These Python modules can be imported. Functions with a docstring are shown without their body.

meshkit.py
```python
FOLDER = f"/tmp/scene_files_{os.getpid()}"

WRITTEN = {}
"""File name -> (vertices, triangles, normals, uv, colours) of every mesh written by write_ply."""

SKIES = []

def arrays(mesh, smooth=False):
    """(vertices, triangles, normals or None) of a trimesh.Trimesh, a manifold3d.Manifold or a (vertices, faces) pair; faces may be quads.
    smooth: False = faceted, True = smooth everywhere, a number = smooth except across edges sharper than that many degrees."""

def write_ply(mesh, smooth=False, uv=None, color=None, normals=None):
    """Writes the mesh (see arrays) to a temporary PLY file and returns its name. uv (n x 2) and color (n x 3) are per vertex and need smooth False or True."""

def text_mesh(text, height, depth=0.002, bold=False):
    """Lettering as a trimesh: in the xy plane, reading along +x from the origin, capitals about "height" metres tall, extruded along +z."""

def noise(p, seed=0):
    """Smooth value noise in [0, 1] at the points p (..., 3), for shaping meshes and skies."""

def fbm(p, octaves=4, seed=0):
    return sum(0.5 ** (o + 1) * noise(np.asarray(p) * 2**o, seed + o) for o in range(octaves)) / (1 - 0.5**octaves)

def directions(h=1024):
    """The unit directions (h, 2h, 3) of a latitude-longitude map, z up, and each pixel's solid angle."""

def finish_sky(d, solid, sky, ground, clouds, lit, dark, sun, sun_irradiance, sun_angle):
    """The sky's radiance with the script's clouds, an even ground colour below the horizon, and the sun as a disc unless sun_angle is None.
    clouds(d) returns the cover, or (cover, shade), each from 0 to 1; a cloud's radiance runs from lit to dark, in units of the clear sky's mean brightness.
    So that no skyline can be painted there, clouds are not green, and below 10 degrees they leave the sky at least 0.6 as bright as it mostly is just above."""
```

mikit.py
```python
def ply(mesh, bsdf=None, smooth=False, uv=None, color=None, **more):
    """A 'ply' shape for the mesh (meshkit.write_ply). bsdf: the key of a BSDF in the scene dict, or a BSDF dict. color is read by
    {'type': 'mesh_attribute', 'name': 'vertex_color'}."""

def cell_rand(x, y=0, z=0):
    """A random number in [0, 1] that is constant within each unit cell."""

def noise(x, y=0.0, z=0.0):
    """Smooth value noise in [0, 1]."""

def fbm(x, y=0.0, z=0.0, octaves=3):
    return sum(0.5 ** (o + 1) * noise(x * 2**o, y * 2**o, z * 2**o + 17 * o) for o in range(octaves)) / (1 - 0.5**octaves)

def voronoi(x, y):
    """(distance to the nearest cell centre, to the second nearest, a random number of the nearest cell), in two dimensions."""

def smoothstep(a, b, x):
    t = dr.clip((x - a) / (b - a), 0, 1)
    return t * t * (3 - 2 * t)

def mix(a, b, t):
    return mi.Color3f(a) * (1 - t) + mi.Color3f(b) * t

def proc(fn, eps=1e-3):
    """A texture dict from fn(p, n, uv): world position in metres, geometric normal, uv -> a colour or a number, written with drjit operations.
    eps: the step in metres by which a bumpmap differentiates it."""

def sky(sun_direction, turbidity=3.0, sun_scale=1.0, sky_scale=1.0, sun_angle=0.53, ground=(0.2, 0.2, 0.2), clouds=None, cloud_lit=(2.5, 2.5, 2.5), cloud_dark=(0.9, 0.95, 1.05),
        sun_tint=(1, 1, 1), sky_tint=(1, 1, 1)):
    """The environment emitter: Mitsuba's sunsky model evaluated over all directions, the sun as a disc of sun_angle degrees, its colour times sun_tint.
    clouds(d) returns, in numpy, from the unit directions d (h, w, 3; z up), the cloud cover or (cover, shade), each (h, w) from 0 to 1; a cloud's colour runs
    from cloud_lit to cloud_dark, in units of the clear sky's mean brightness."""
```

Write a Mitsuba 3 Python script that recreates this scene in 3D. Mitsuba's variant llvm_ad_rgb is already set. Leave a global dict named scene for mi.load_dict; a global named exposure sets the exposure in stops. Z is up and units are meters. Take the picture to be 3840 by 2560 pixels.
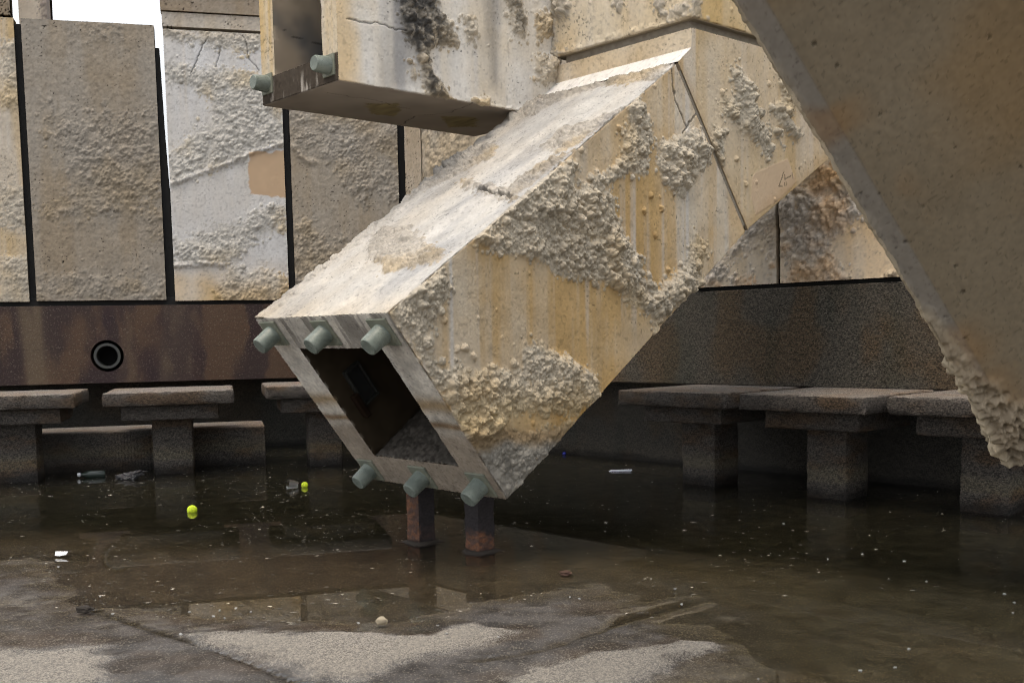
import math
import numpy as np
import drjit as dr
import trimesh
import mitsuba as mi
import mikit
import meshkit
from scipy.spatial import cKDTree
from scipy.interpolate import RBFInterpolator
from shapely.geometry import Polygon, Point, box as sbox
from mikit import proc, noise, fbm, voronoi, cell_rand, smoothstep, mix

scene, labels = {'type': 'scene'}, {}
T = mi.ScalarTransform4f
V = lambda *a: np.array(a, float)

# ------------------------------------------------------------------ camera, sky, exposure
CAM = V(0, 0, 1.13)
right, down, fwd = V(0.99983, 0, -0.01848), V(-0.01841, -0.09009, -0.99576), V(-0.00167, 0.99593, -0.09007)
m = np.eye(4); m[:3, 0] = -right; m[:3, 1] = -down; m[:3, 2] = fwd; m[:3, 3] = CAM
scene['camera'] = {'type': 'perspective', 'fov': 50.83, 'fov_axis': 'x', 'to_world': T(m), 'near_clip': 0.05, 'far_clip': 3000.0,
                   'principal_point_offset_y': -0.1347}
# an overcast sky, about three times as bright overhead as at the horizon, the sun a broad pale glow high up
scene['sky'] = mikit.sky((-0.22, -0.30, 0.95), turbidity=4, sun_scale=0.26, sun_angle=26, clouds=lambda d: (np.ones(d.shape[:2]), 1 - np.clip(d[..., 2], 0, 1)),
                         cloud_lit=(2.9, 3.0, 3.15), cloud_dark=(1.15, 1.16, 1.18), sun_tint=(0.98, 0.97, 0.95))
exposure = 2.45

# ------------------------------------------------------------------ frames of the place (metres; water surface at z = 0)
Z = V(0, 0, 1)
az = math.radians(-48.2)
n_ = V(math.cos(az), math.sin(az), 0)          # outward normal of the sculpture's right side
h_ = V(-math.sin(az), math.cos(az), 0)         # along that side, away from the camera
BR = V(-0.0408, 5.292, 0.3226)                 # lowest corner of the leaning arm
ft = lambda u, z: BR * V(1, 1, 0) + h_ * u + Z * z
W1, P1 = V(0.96535, 0.26094, 0), V(-0.26094, 0.96535, 0)
W2, P2 = V(0.68888, -0.72488, 0), V(0.72488, 0.68888, 0)
PL, PR = V(-2.23, 11.123, 0), V(0.57320, 9.67410, 0)

# ------------------------------------------------------------------ shapes measured on each face (metres on the face)
AREA = {
'armR': [[(-0.188, 1.603), (-0.053, 1.552), (0.175, 1.519), (0.278, 1.468), (0.415, 1.433), (0.623, 1.432), (0.841, 1.356), (1.052, 1.239), (1.143, 1.167), (1.276, 1.264), (1.432, 1.413), (1.633, 1.607), (1.552, 1.654), (1.354, 1.486), (1.127, 1.372), (1.019, 1.453), (1.037, 1.536), (0.897, 1.625), (0.812, 1.748), (0.764, 1.881), (0.682, 1.965), (0.566, 1.878), (0.517, 1.819), (0.49, 2.037), (0.288, 1.932), (0.214, 1.936), (0.065, 1.788)], [(0.995, 2.453), (1.117, 2.213), (1.098, 2.117), (1.06, 1.962), (0.937, 1.998), (0.85, 1.979), (0.713, 1.855), (0.615, 1.893), (0.816, 2.011), (0.869, 2.118), (0.87, 2.187), (0.94, 2.24), (0.924, 2.341)], [(1.135, 2.168), (1.375, 2.229), (1.535, 2.282), (1.655, 2.184), (1.514, 2.035), (1.372, 1.914), (1.243, 1.941), (1.152, 2.052)], [(-0.702, 1.239), (-0.542, 1.347), (-0.362, 1.47), (-0.314, 1.361), (-0.395, 1.259), (-0.485, 1.18), (-0.463, 1.112), (-0.477, 1.04), (-0.55, 1.113)], [(-0.574, 1.114), (-0.515, 1.033), (-0.431, 0.91), (-0.332, 0.761), (-0.229, 0.629), (-0.164, 0.518), (-0.097, 0.426), (-0.054, 0.465), (-0.023, 0.548), (-0.049, 0.658), (-0.004, 0.751), (0.277, 0.734), (0.497, 0.709), (0.696, 0.778), (0.664, 0.873), (0.583, 0.968), (0.376, 1.03), (0.254, 1.066), (0.15, 1.079), (0.118, 0.972), (-0.069, 0.968), (-0.206, 0.962), (-0.403, 0.989), (-0.464, 1.072)], [(1.489, 1.713), (1.589, 1.655), (1.547, 1.478), (1.507, 1.365), (1.31, 1.264), (1.215, 1.239), (1.254, 1.373), (1.37, 1.486)]],
'armRlow': [[(-0.268, 0.674), (-0.077, 0.649), (0.214, 0.639), (0.496, 0.686), (0.366, 0.537), (-0.0, 0.307), (-0.164, 0.518)]],
'armRp': [[(1.13, 1.671), (1.04, 1.796), (1.186, 1.817), (1.095, 1.882), (1.24, 1.483), (1.091, 1.431), (0.554, 2.076), (0.845, 2.218), (-0.528, 1.021), (-0.257, 1.075), (-0.37, 1.209)], [(-0.243, 1.077), (-0.191, 1.034), (-0.296, 1.073)]],
'colR': [[(1.817, 2.677), (1.923, 2.68), (2.032, 2.594), (2.054, 2.494), (2.099, 2.396), (2.28, 2.364), (2.363, 2.254), (2.304, 2.314), (2.188, 2.407), (2.235, 2.202), (2.167, 2.195), (2.055, 2.288), (1.924, 2.325), (1.754, 2.407), (1.744, 2.493), (1.859, 2.533)], [(2.278, 2.706), (2.418, 2.673), (2.515, 2.552), (2.397, 2.457), (2.541, 2.366), (2.493, 2.32), (2.35, 2.372), (2.211, 2.488), (2.349, 2.571)], [(1.672, 2.298), (1.775, 2.321), (1.754, 2.181), (1.713, 2.102), (1.651, 2.171)]],
'colRp': [[(2.199, 2.636), (1.734, 2.522), (1.87, 2.154), (1.967, 2.015)]],
'colpatch': [[(2.029, 2.065), (2.063, 2.094), (2.4, 2.205), (2.499, 2.069), (2.318, 1.946), (2.063, 1.835), (2.018, 1.939)]],
'colmark': [[(2.359, 2.119), (2.306, 2.027), (2.342, 2.029)], [(2.365, 2.103), (2.371, 2.073)], [(2.371, 2.076), (2.437, 2.102)], [(2.365, 2.052), (2.368, 2.035)], [(2.383, 2.06), (2.387, 2.04)], [(2.449, 2.12), (2.456, 2.09)]],
'crack': [[(1.285, 2.599), (1.311, 2.498), (1.324, 2.416), (1.354, 2.364), (1.408, 2.297)], [(1.408, 2.297), (1.372, 2.242)], [(1.408, 2.297), (1.454, 2.33), (1.5, 2.387)]],
'armT': [[(1.292, 1.341), (1.512, 1.404), (1.651, 1.225), (1.811, 1.133), (1.804, 0.925), (1.609, 0.783), (1.471, 0.922), (1.325, 1.036), (1.235, 1.192)], [(2.19, 1.284), (2.555, 1.236), (2.502, 0.798), (2.535, 0.462), (2.476, 0.039), (2.243, 0.02), (2.356, 0.501), (2.317, 0.836), (2.116, 0.894), (2.151, 1.164)], [(1.566, 0.362), (1.798, 0.403), (1.821, 0.169), (1.933, -0.0), (1.703, 0.029), (1.521, 0.043), (1.479, 0.138)], [(1.348, 0.82), (1.237, 0.542), (1.12, 0.222), (1.341, 0.218), (1.468, 0.016), (1.136, 0.008), (0.976, 0.041), (1.145, 0.436)], [(0.738, 1.031), (0.9, 1.05), (0.793, 0.67), (0.537, 0.181), (0.442, 0.033), (0.39, 0.232), (0.352, 0.423), (0.579, 0.823)]],
'crackT': [[(2.593, 1.161), (2.574, 0.869), (2.572, 0.65), (2.544, 0.503)], [(1.184, 0.509), (1.107, 0.313), (1.001, 0.065)]],
'Bs': [[(0.386, 3.088), (0.666, 3.143), (0.71, 3.005), (0.855, 2.919), (0.836, 2.841), (0.623, 2.794), (0.651, 2.663), (0.809, 2.511), (0.614, 2.51), (0.585, 2.592), (0.558, 2.735), (0.483, 2.832), (0.425, 2.929)], [(0.891, 3.013), (0.994, 3.056), (0.972, 2.875), (0.903, 2.864)], [(1.226, 3.228), (1.354, 3.252), (1.405, 3.078), (1.384, 2.969), (1.274, 2.977), (1.258, 3.065)], [(1.463, 3.141), (1.635, 3.146), (1.642, 3.026), (1.497, 3.001)], [(1.457, 2.875), (1.709, 2.928), (1.686, 2.788), (1.587, 2.706), (1.49, 2.693), (1.474, 2.797)], [(0.963, 2.556), (1.085, 2.572), (1.083, 2.507), (0.961, 2.505)], [(0.478, 2.674), (0.525, 2.681), (0.531, 2.621), (0.491, 2.604)]],
'Bcrack': [[(0.058, 2.858), (0.201, 2.86), (0.453, 2.857)]],
'Bstain': [[(0.325, 3.053), (0.682, 3.146), (0.675, 2.913), (0.508, 2.642), (0.427, 2.522), (0.321, 2.532), (0.314, 2.744)], [(1.05, 3.219), (1.209, 3.25), (1.164, 2.907), (1.158, 2.647), (1.104, 2.652)]],
'Bu': [[(0.459, 0.387), (0.604, 0.276), (0.737, 0.437), (0.79, 0.604), (0.637, 0.615)], [(1.045, 0.411), (1.234, 0.305), (1.438, 0.525), (1.307, 0.661)]],
'colL': [[(1.133, 3.344), (0.937, 3.296), (0.96, 3.129), (1.068, 3.113), (1.101, 2.945), (0.994, 2.896), (1.152, 2.914)], [(0.597, 3.212), (0.491, 3.186), (0.528, 3.069), (0.589, 3.096)], [(0.272, 3.084), (0.174, 3.06), (0.223, 2.987)], [(0.207, 2.959), (0.016, 2.987), (0.016, 2.891), (0.175, 2.903)]],
'p1': [[(-2.629, 4.0), (-2.42, 4.01), (-2.455, 3.385), (-2.665, 3.357)], [(-2.705, 2.647), (-2.399, 2.632), (-2.41, 2.262), (-2.727, 2.259)], [(-2.745, 1.951), (-2.398, 1.93), (-2.401, 1.513), (-2.769, 1.517)]],
'p2': [[(-2.285, 3.33), (-1.233, 3.367), (-1.249, 2.568), (-1.338, 2.419), (-1.622, 2.415), (-2.143, 2.326), (-2.334, 2.407), (-2.07, 2.597), (-2.055, 2.886), (-2.259, 3.086)], [(-2.389, 1.743), (-2.112, 1.783), (-1.224, 1.759), (-1.194, 1.5), (-2.401, 1.513)], [(-1.908, 4.219), (-1.578, 4.136), (-1.582, 4.064), (-1.816, 4.103)], [(-1.46, 2.417), (-1.193, 2.442), (-1.209, 2.101), (-1.346, 2.228)]],
'p3': [[(-1.181, 3.847), (-0.26, 3.783), (-0.016, 3.452), (-0.028, 3.118), (-0.31, 3.035), (-0.569, 2.921), (-1.141, 2.697), (-1.173, 2.886), (-0.999, 3.101), (-0.721, 3.3), (-0.712, 3.511), (-0.873, 3.631), (-1.159, 3.661)], [(-1.166, 2.123), (-0.723, 2.254), (-0.465, 2.342), (-0.203, 2.475), (-0.031, 2.456), (-0.018, 2.205), (-0.235, 2.214), (-0.322, 2.17), (-0.433, 2.082), (-0.523, 1.974), (-0.695, 1.908), (-0.885, 1.909), (-1.156, 1.898)], [(-0.613, 1.843), (-0.249, 1.842), (-0.037, 1.688), (-0.022, 1.488), (-0.67, 1.495), (-0.774, 1.54)], [(-1.177, 4.157), (-0.223, 4.187), (-0.231, 3.986), (-0.649, 4.039), (-1.158, 4.117)]],
'p4': [[(0.038, 3.454), (1.155, 3.361), (1.155, 2.538), (0.952, 2.646), (0.768, 2.532), (0.595, 2.751), (0.423, 2.901), (0.248, 2.94), (0.035, 3.087)], [(0.02, 2.347), (0.357, 2.262), (0.571, 1.975), (0.115, 1.642), (-0.004, 1.709)]],
'p5': [[(1.383, 3.324), (2.108, 3.302), (1.981, 2.936), (1.509, 2.835), (1.376, 3.056)]],
'salmon': [[(-0.386, 3.001), (-0.009, 3.043), (-0.026, 2.576), (-0.199, 2.573), (-0.391, 2.603), (-0.404, 2.818)]],
'ledge3': [[(-1.141, 2.686), (-0.57, 2.911), (-0.311, 3.024), (-0.029, 3.111)], [(-1.156, 1.887), (-0.885, 1.904), (-0.696, 1.898)]],
'ledge4': [[(0.051, 3.078), (0.103, 2.998), (0.165, 2.954), (0.264, 2.92)]],
'crack3': [[(-0.772, 4.075), (-0.862, 3.883), (-0.919, 3.755)], [(-0.629, 4.019), (-0.678, 3.828)], [(-0.414, 4.156), (-0.339, 3.928), (-0.259, 3.805)]],
'rp1': [[(1.458, 1.669), (1.646, 1.776), (1.878, 1.993), (2.081, 2.105), (2.082, 1.86), (2.055, 1.616), (2.006, 1.685), (1.957, 1.821), (1.738, 1.728), (1.646, 1.64), (1.657, 1.529), (1.457, 1.478), (1.349, 1.474)], [(1.667, 1.562), (1.839, 1.57), (1.799, 1.471), (1.646, 1.469)]],
'rp2': [[(2.091, 2.104), (2.231, 2.218), (2.456, 2.34), (2.648, 2.239), (2.787, 1.956), (2.695, 1.865), (2.54, 1.792), (2.514, 1.739), (2.55, 1.642), (2.681, 1.548), (2.674, 1.478), (2.188, 1.461), (2.169, 1.65), (2.093, 1.679)], [(2.892, 1.49), (3.03, 1.543), (3.095, 1.457), (2.901, 1.459)]],
'shore': [[(-2.759, 5.678), (-2.598, 5.761), (-2.441, 5.827), (-2.289, 5.363), (-1.964, 4.893), (-1.926, 4.694), (-1.712, 4.625), (-1.556, 4.64), (-1.384, 4.5), (-1.099, 4.358), (-0.84, 4.271)], [(-0.691, 4.284), (-0.535, 4.228), (-0.436, 4.431), (-0.285, 4.495), (-0.099, 4.638), (0.097, 4.733), (0.305, 4.891), (0.554, 4.697), (0.809, 4.85)], [(0.497, 4.224), (0.725, 4.348)], [(0.746, 4.322), (0.899, 4.335), (0.988, 4.08), (0.833, 3.887), (0.901, 3.612), (0.957, 3.448)]],
'deep': [[(-4.232, 8.788), (-3.42, 9.533), (-2.022, 10.341), (0.29, 10.337), (1.404, 9.119), (2.414, 7.244), (3.009, 6.303)], [(-3.162, 7.146), (-1.864, 6.67), (-0.727, 6.253), (0.284, 6.014), (1.249, 5.919), (2.052, 5.475), (2.495, 5.217)]],
'shal': [[(-1.961, 5.397), (-1.283, 5.339), (-0.597, 5.084), (0.244, 5.208), (1.025, 4.86), (1.478, 4.419), (1.943, 4.242), (1.236, 3.69), (1.595, 3.472), (0.993, 3.38)]],
'high': [[(-1.903, 3.87), (-1.821, 4.058), (-1.647, 4.047), (-1.381, 3.932), (-1.185, 4.017), (-0.901, 3.999), (-0.659, 3.886), (-1.261, 3.575), (-0.754, 3.546), (-1.621, 3.596), (-2.277, 4.803)], [(-0.466, 3.874), (-0.144, 3.99), (-0.335, 3.603), (0.018, 3.502), (0.321, 3.597), (0.541, 3.72), (0.192, 4.029), (0.088, 4.369)]],
'dry': [[(-1.243, 4.041), (-1.145, 4.076), (-0.858, 4.067), (-0.651, 4.047), (-0.335, 4.002), (-0.251, 4.1), (-0.17, 4.094), (-0.033, 3.993), (-0.108, 3.852), (-0.34, 3.67), (-0.502, 3.532), (-0.567, 3.468), (-0.69, 3.475), (-0.803, 3.663), (-0.99, 3.796), (-1.152, 3.898)], [(-2.005, 3.858), (-1.783, 3.845), (-1.511, 3.925), (-1.513, 3.828), (-1.451, 3.736), (-1.452, 3.668), (-1.378, 3.513), (-1.425, 3.36), (-1.765, 3.378)], [(0.193, 3.655), (0.332, 3.716), (0.611, 3.835), (0.684, 3.821), (0.736, 3.735), (0.658, 3.678), (0.576, 3.615), (0.424, 3.412), (0.336, 3.265), (-0.04, 3.285), (-0.041, 3.438), (0.038, 3.548), (0.169, 3.589)]],
'fjoint': [[(-1.801, 4.505), (-1.549, 4.252), (-1.259, 3.982), (-0.999, 3.726), (-0.765, 3.479), (-0.614, 3.316)]],
'fridge': [[(-0.134, 3.657), (-0.006, 3.719), (0.1, 3.774), (0.184, 3.871), (0.303, 4.001), (0.436, 4.206), (0.604, 4.356), (0.746, 4.47)]],
'specks': [[(-1.856, 4.716), (-1.674, 4.375), (-1.28, 4.013), (-2.316, 5.366), (-1.361, 4.389), (-1.244, 4.421), (-1.186, 4.461), (-1.184, 4.277), (-1.238, 4.31), (-1.105, 4.394)], [(-0.627, 4.164), (-0.265, 3.958), (-0.071, 3.887), (0.62, 4.881), (0.698, 4.659), (0.226, 4.508), (0.265, 4.48), (-0.307, 4.083), (0.682, 4.387)], [(1.577, 6.266), (1.543, 5.26), (1.893, 5.177), (1.835, 4.745), (1.964, 4.189), (2.068, 4.494), (1.263, 3.522), (1.137, 3.497), (1.384, 3.731), (1.747, 5.361), (2.044, 4.349), (0.682, 4.38), (0.777, 3.405)]],
'hole': [(-0.314, 0.953), (-0.224, 1.0), (-0.1, 0.825), (-0.176, 0.773)],
'bracket': [(-0.289, 0.826), (-0.249, 0.846), (-0.128, 0.705), (-0.209, 0.696)],

}

# ------------------------------------------------------------------ helpers
def put(key, mesh, bsdf, label=None, cat=None, kind=None, group=None, smooth=False, color=None, uv=None):
    k, i = key, 0
    while k in scene:
        i += 1
        k = f'{key}_{i:03d}'
    scene[k] = mikit.ply(mesh, bsdf, smooth=smooth, color=color, uv=uv)
    tag(k, label, cat, kind, group)
    return k

def tag(k, label=None, cat=None, kind=None, group=None):
    d = {}
    for a, b in (('label', label), ('category', cat), ('kind', kind), ('group', group)):
        if b: d[a] = b
    if d: labels[k] = {**labels.get(k, {}), **d}

def sdf(poly, q):
    """signed distance (inside > 0) of points q (n, 2) to a closed polygon"""
    p = np.asarray(poly, float); r = np.roll(p, -1, 0)
    best = np.full(len(q), 1e9); ins = np.zeros(len(q), bool)
    for a, b in zip(p, r):
        e = b - a; w = q - a
        t = np.clip((w @ e) / max(e @ e, 1e-12), 0, 1)
        best = np.minimum(best, np.hypot(*(w - t[:, None] * e).T))
        c = (a[1] <= q[:, 1]) != (b[1] <= q[:, 1])
        xs = a[0] + (q[:, 1] - a[1]) / (e[1] if abs(e[1]) > 1e-12 else 1e-12) * e[0]
        ins ^= c & (q[:, 0] < xs)
    return np.where(ins, best, -best)

def line_dist(pts, q):
    p = np.asarray(pts, float); best = np.full(len(q), 1e9)
    for a, b in zip(p[:-1], p[1:]):
        e = b - a; w = q - a
        t = np.clip((w @ e) / max(e @ e, 1e-12), 0, 1)
        best = np.minimum(best, np.hypot(*(w - t[:, None] * e).T))
    return best

def ss(a, b, x):
    t = np.clip((x - a) / (b - a), 0, 1)
    return t * t * (3 - 2 * t)

def nz(q, s, seed=0):
    q = np.asarray(q)
    return meshkit.noise(np.c_[q[:, 0] * s, q[:, 1] * s, np.full(len(q), seed * 7.31)], seed)

def nf(q, s, o=4, seed=0, sy=None):
    q = np.asarray(q)
    return meshkit.fbm(np.c_[q[:, 0] * s, q[:, 1] * (s if sy is None else sy), np.full(len(q), seed * 3.77)], o, seed)

def lumps(q, s, seed, keep=1.0, r=0.85, where=None):
    """rounded nodules of about the size s on the plane, each with its own height; where(points) is the chance (0..1) that a nodule sits there; returns (height 0..1, a random tone per nodule)"""
    lo, hi = q.min(0) - s, q.max(0) + s
    rng = np.random.default_rng(seed)
    n = max(4, int(np.prod((hi - lo) / s) * 1.15))
    c = rng.uniform(lo, hi, (n, 2)); g = 0.42 + 0.95 * rng.random(n) ** 2; amp = g * rng.uniform(0.35, 0.95, n) * (rng.random(n) < keep); rad = s * r * g * rng.uniform(.9, 1.15, n); tone = rng.random(n); dice = rng.random(n)
    if where is not None: amp = amp * (dice < where(c))
    k = amp > 0
    if k.sum() < 4: return np.zeros(len(q)), np.zeros(len(q))
    c, amp, rad, tone = c[k], amp[k], rad[k], tone[k]
    d, i = cKDTree(c).query(q, k=3)
    w = 1 + .5 * (meshkit.fbm(np.c_[q / s * 1.9, np.full(len(q), seed * 1.3)], 2, seed) - .5)          # dents the nodules so that none is a ball
    hh = np.sqrt(np.clip(1 - (d * w[:, None] / rad[i]) ** 2, 0, 1)) * amp[i] * w[:, None]
    j = hh.argmax(1); a = np.arange(len(q))
    return hh[a, j], tone[i[a, j]]

def rough_mask(q, polys, seed, warp=0.05, edge=0.012):
    if not polys: return np.zeros(len(q))
    w = (nf(q, 7, 4, seed) - 0.5) * warp * 2.2 + (nf(q, 24, 3, seed + 5) - 0.5) * warp * 1.6 + (nz(q, 70, seed + 6) - .5) * .014
    d = np.max([sdf(p, q) for p in polys], 0)
    return ss(-edge, edge * 1.5, d + w)

def relief(q, polys, seed, amp=0.045, s=0.05, warp=0.05, dots=(), pimple=0.10, edge=0.012):
    """(height, mask of the rough concrete, tone of the lumps)"""
    if polys:
        mk = rough_mask(q, polys, seed, warp, edge)
        wide = lambda p: rough_mask(p, polys, seed, warp, .05 + edge) ** 1.5
        soft = ss(0, 1, rough_mask(q, polys, seed, warp, .035 + edge))
        big = nf(q, 5, 4, seed + 4); mid = nf(q, 17, 4, seed + 14); zone = ss(.36, .62, nf(q, 3.1, 3, seed + 17))
        crowd = lambda p: wide(p) * (.28 + .72 * ss(.36, .6, nf(p, 3.1, 3, seed + 17))) * (.35 + .65 * ss(.3, .5, nf(p, 17, 4, seed + 14)))
        a, ta = lumps(q, s * .95, seed + 1, r=.62, where=crowd); b, tb = lumps(q, s * .50, seed + 2, r=.72, where=crowd); c, tc = lumps(q, s * .27, seed + 3, r=.8, where=wide)
        a = a * (.55 + .9 * nf(q, 62, 2, seed + 18)); b = b * (.65 + .7 * nf(q, 110, 2, seed + 19))
        mound = np.clip(.9 * ss(.38, .75, big) + 1.15 * (mid - .40), 0, 1.4)
        height = amp * (soft * (.05 + .62 * mound + .10 * (nf(q, 60, 3, seed + 15) - .5)) + .42 * a + .30 * b + .15 * c) + soft * .0035 * (nf(q, 150, 2, seed + 21) - .5) * (amp / .04)
        mk = np.clip(np.maximum(mk * (.62 + .38 * ss(.3, .5, mid)), ss(.02, .25, np.maximum(a, np.maximum(b, .8 * c)))), 0, 1)
        tone = np.where(a > b, ta, np.where(b > .05, tb, tc)) * .6 + .4 * nf(q, 24, 3, seed + 22)
    else:
        mk = np.zeros(len(q)); height = mk.copy(); tone = mk.copy() + .5
    p, _ = lumps(q, 0.021, seed + 8, keep=pimple * 0.10, r=0.42)
    height = np.maximum(height, (1 - mk) * p * 0.007)
    for x, y in dots:
        d = np.hypot(q[:, 0] - x, q[:, 1] - y) + (nz(q, 70, seed) - 0.5) * 0.018
        height = np.maximum(height, 0.018 * np.sqrt(np.clip(1 - (d / 0.017) ** 2, 0, 1)))
    height = height + 0.0022 * (nf(q, 45, 2, seed + 11) - 0.5) + .0026 * (nf(q, 150, 2, seed + 12) - .5)
    return height, mk, tone

def lerp(a, b, t):
    return np.asarray(a) * (1 - t[:, None]) + np.asarray(b) * t[:, None]

WHITE, CREAM, OCHRE, ROUGHC, PALE = V(.58, .56, .53), V(.54, .475, .375), V(.48, .355, .19), V(.45, .41, .345), V(.64, .61, .54)

def concrete(q, height, mk, tone, seed, base=CREAM, stain=OCHRE, ochre=0.55, wash=0.35, rough=ROUGHC, tx=1.0, sx=13, sy=0.9, pits=1.0, blotch=1.0):
    """procedural concrete: vertical ochre and lime streaks on the smooth skin, paler grey lumps, pits and pores; q = (across, up)"""
    st = nf(q, sx, 4, seed + 20, sy=sy); b2 = nf(q, 1.9, 4, seed + 21)
    k = np.clip(ochre * 1.7 * (ss(0.34, 0.66, b2) * 0.65 + ss(0.38, 0.68, st) * 0.6) , 0, 1)
    c = lerp(base, stain, k)
    w = ss(0.52, 0.75, nf(q, sx * 1.7, 3, seed + 22, sy=sy * 0.7)) * ss(0.35, 0.6, nf(q, 1.3, 3, seed + 23)) * wash
    c = lerp(c, WHITE * 0.97, np.clip(w * 1.6, 0, 0.85))
    c = c * (1 + 0.22 * blotch * (nf(q, 9, 4, seed + 24) - 0.5))[:, None]
    rc = rough * (0.74 + 0.5 * tone)[:, None] * (0.93 + 0.3 * (nf(q, 3, 3, seed + 25) - 0.5))[:, None]
    rc = lerp(rc, rc * V(1.08, .93, .68), ss(0.45, 0.7, nf(q, 2.6, 3, seed + 26)) * 0.8)
    c = lerp(c, rc, mk * 0.92)
    f = nf(q, 95, 2, seed + 27)
    c = c * (1 + 0.26 * (f - 0.5) + 0.22 * mk * (nf(q, 150, 2, seed + 28) - 0.5) * 2)[:, None]
    c = c * (1 - .20 * ss(.60, .74, nf(q, 48, 2, seed + 31)))[:, None]
    pit = ss(0.72, 0.80, nz(q, 85, seed + 29)) * ss(0.44, 0.62, nf(q, 6, 3, seed + 30)) * pits * (1 - mk)
    return np.clip(c * (1 - 0.55 * pit)[:, None], 0.004, 0.9)

class Grid:
    """a patch of surface: points P (nu, nv, 3), outward unit normals, face coordinates Q (nu, nv, 2)"""
    def __init__(s, fn, nu, nv, normal, qf, flip=False):
        u, v = np.meshgrid(np.linspace(0, 1, nu), np.linspace(0, 1, nv), indexing='ij')
        s.P = fn(u[..., None], v[..., None]); s.nu, s.nv = nu, nv
        s.N = np.broadcast_to(normal / np.linalg.norm(normal), s.P.shape)
        s.q = qf(s.P.reshape(-1, 3)); s.h = np.zeros(nu * nv); s.c = np.full((nu * nv, 3), .4)
        i, j = np.meshgrid(np.arange(nu - 1), np.arange(nv - 1), indexing='ij'); k = lambda a, b: (a * nv + b).ravel()
        f = np.vstack([np.c_[k(i, j), k(i + 1, j), k(i + 1, j + 1)], np.c_[k(i, j), k(i + 1, j + 1), k(i, j + 1)]])
        t = f[0]; p = s.P.reshape(-1, 3); g = f[len(f) // 3]
        if np.cross(p[g[1]] - p[g[0]], p[g[2]] - p[g[0]]) @ normal < 0: f = f[:, ::-1]
        s.f = f
    def border(s):
        b = np.zeros((s.nu, s.nv), bool); b[0] = b[-1] = True; b[:, 0] = b[:, -1] = True
        return b.ravel()

def quad(a, b, c, d):
    """bilinear patch: a-b along u at v=0, d-c at v=1"""
    a, b, c, d = map(np.asarray, (a, b, c, d))
    return lambda u, v: a * (1 - u) * (1 - v) + b * u * (1 - v) + c * u * v + d * (1 - u) * v

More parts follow.
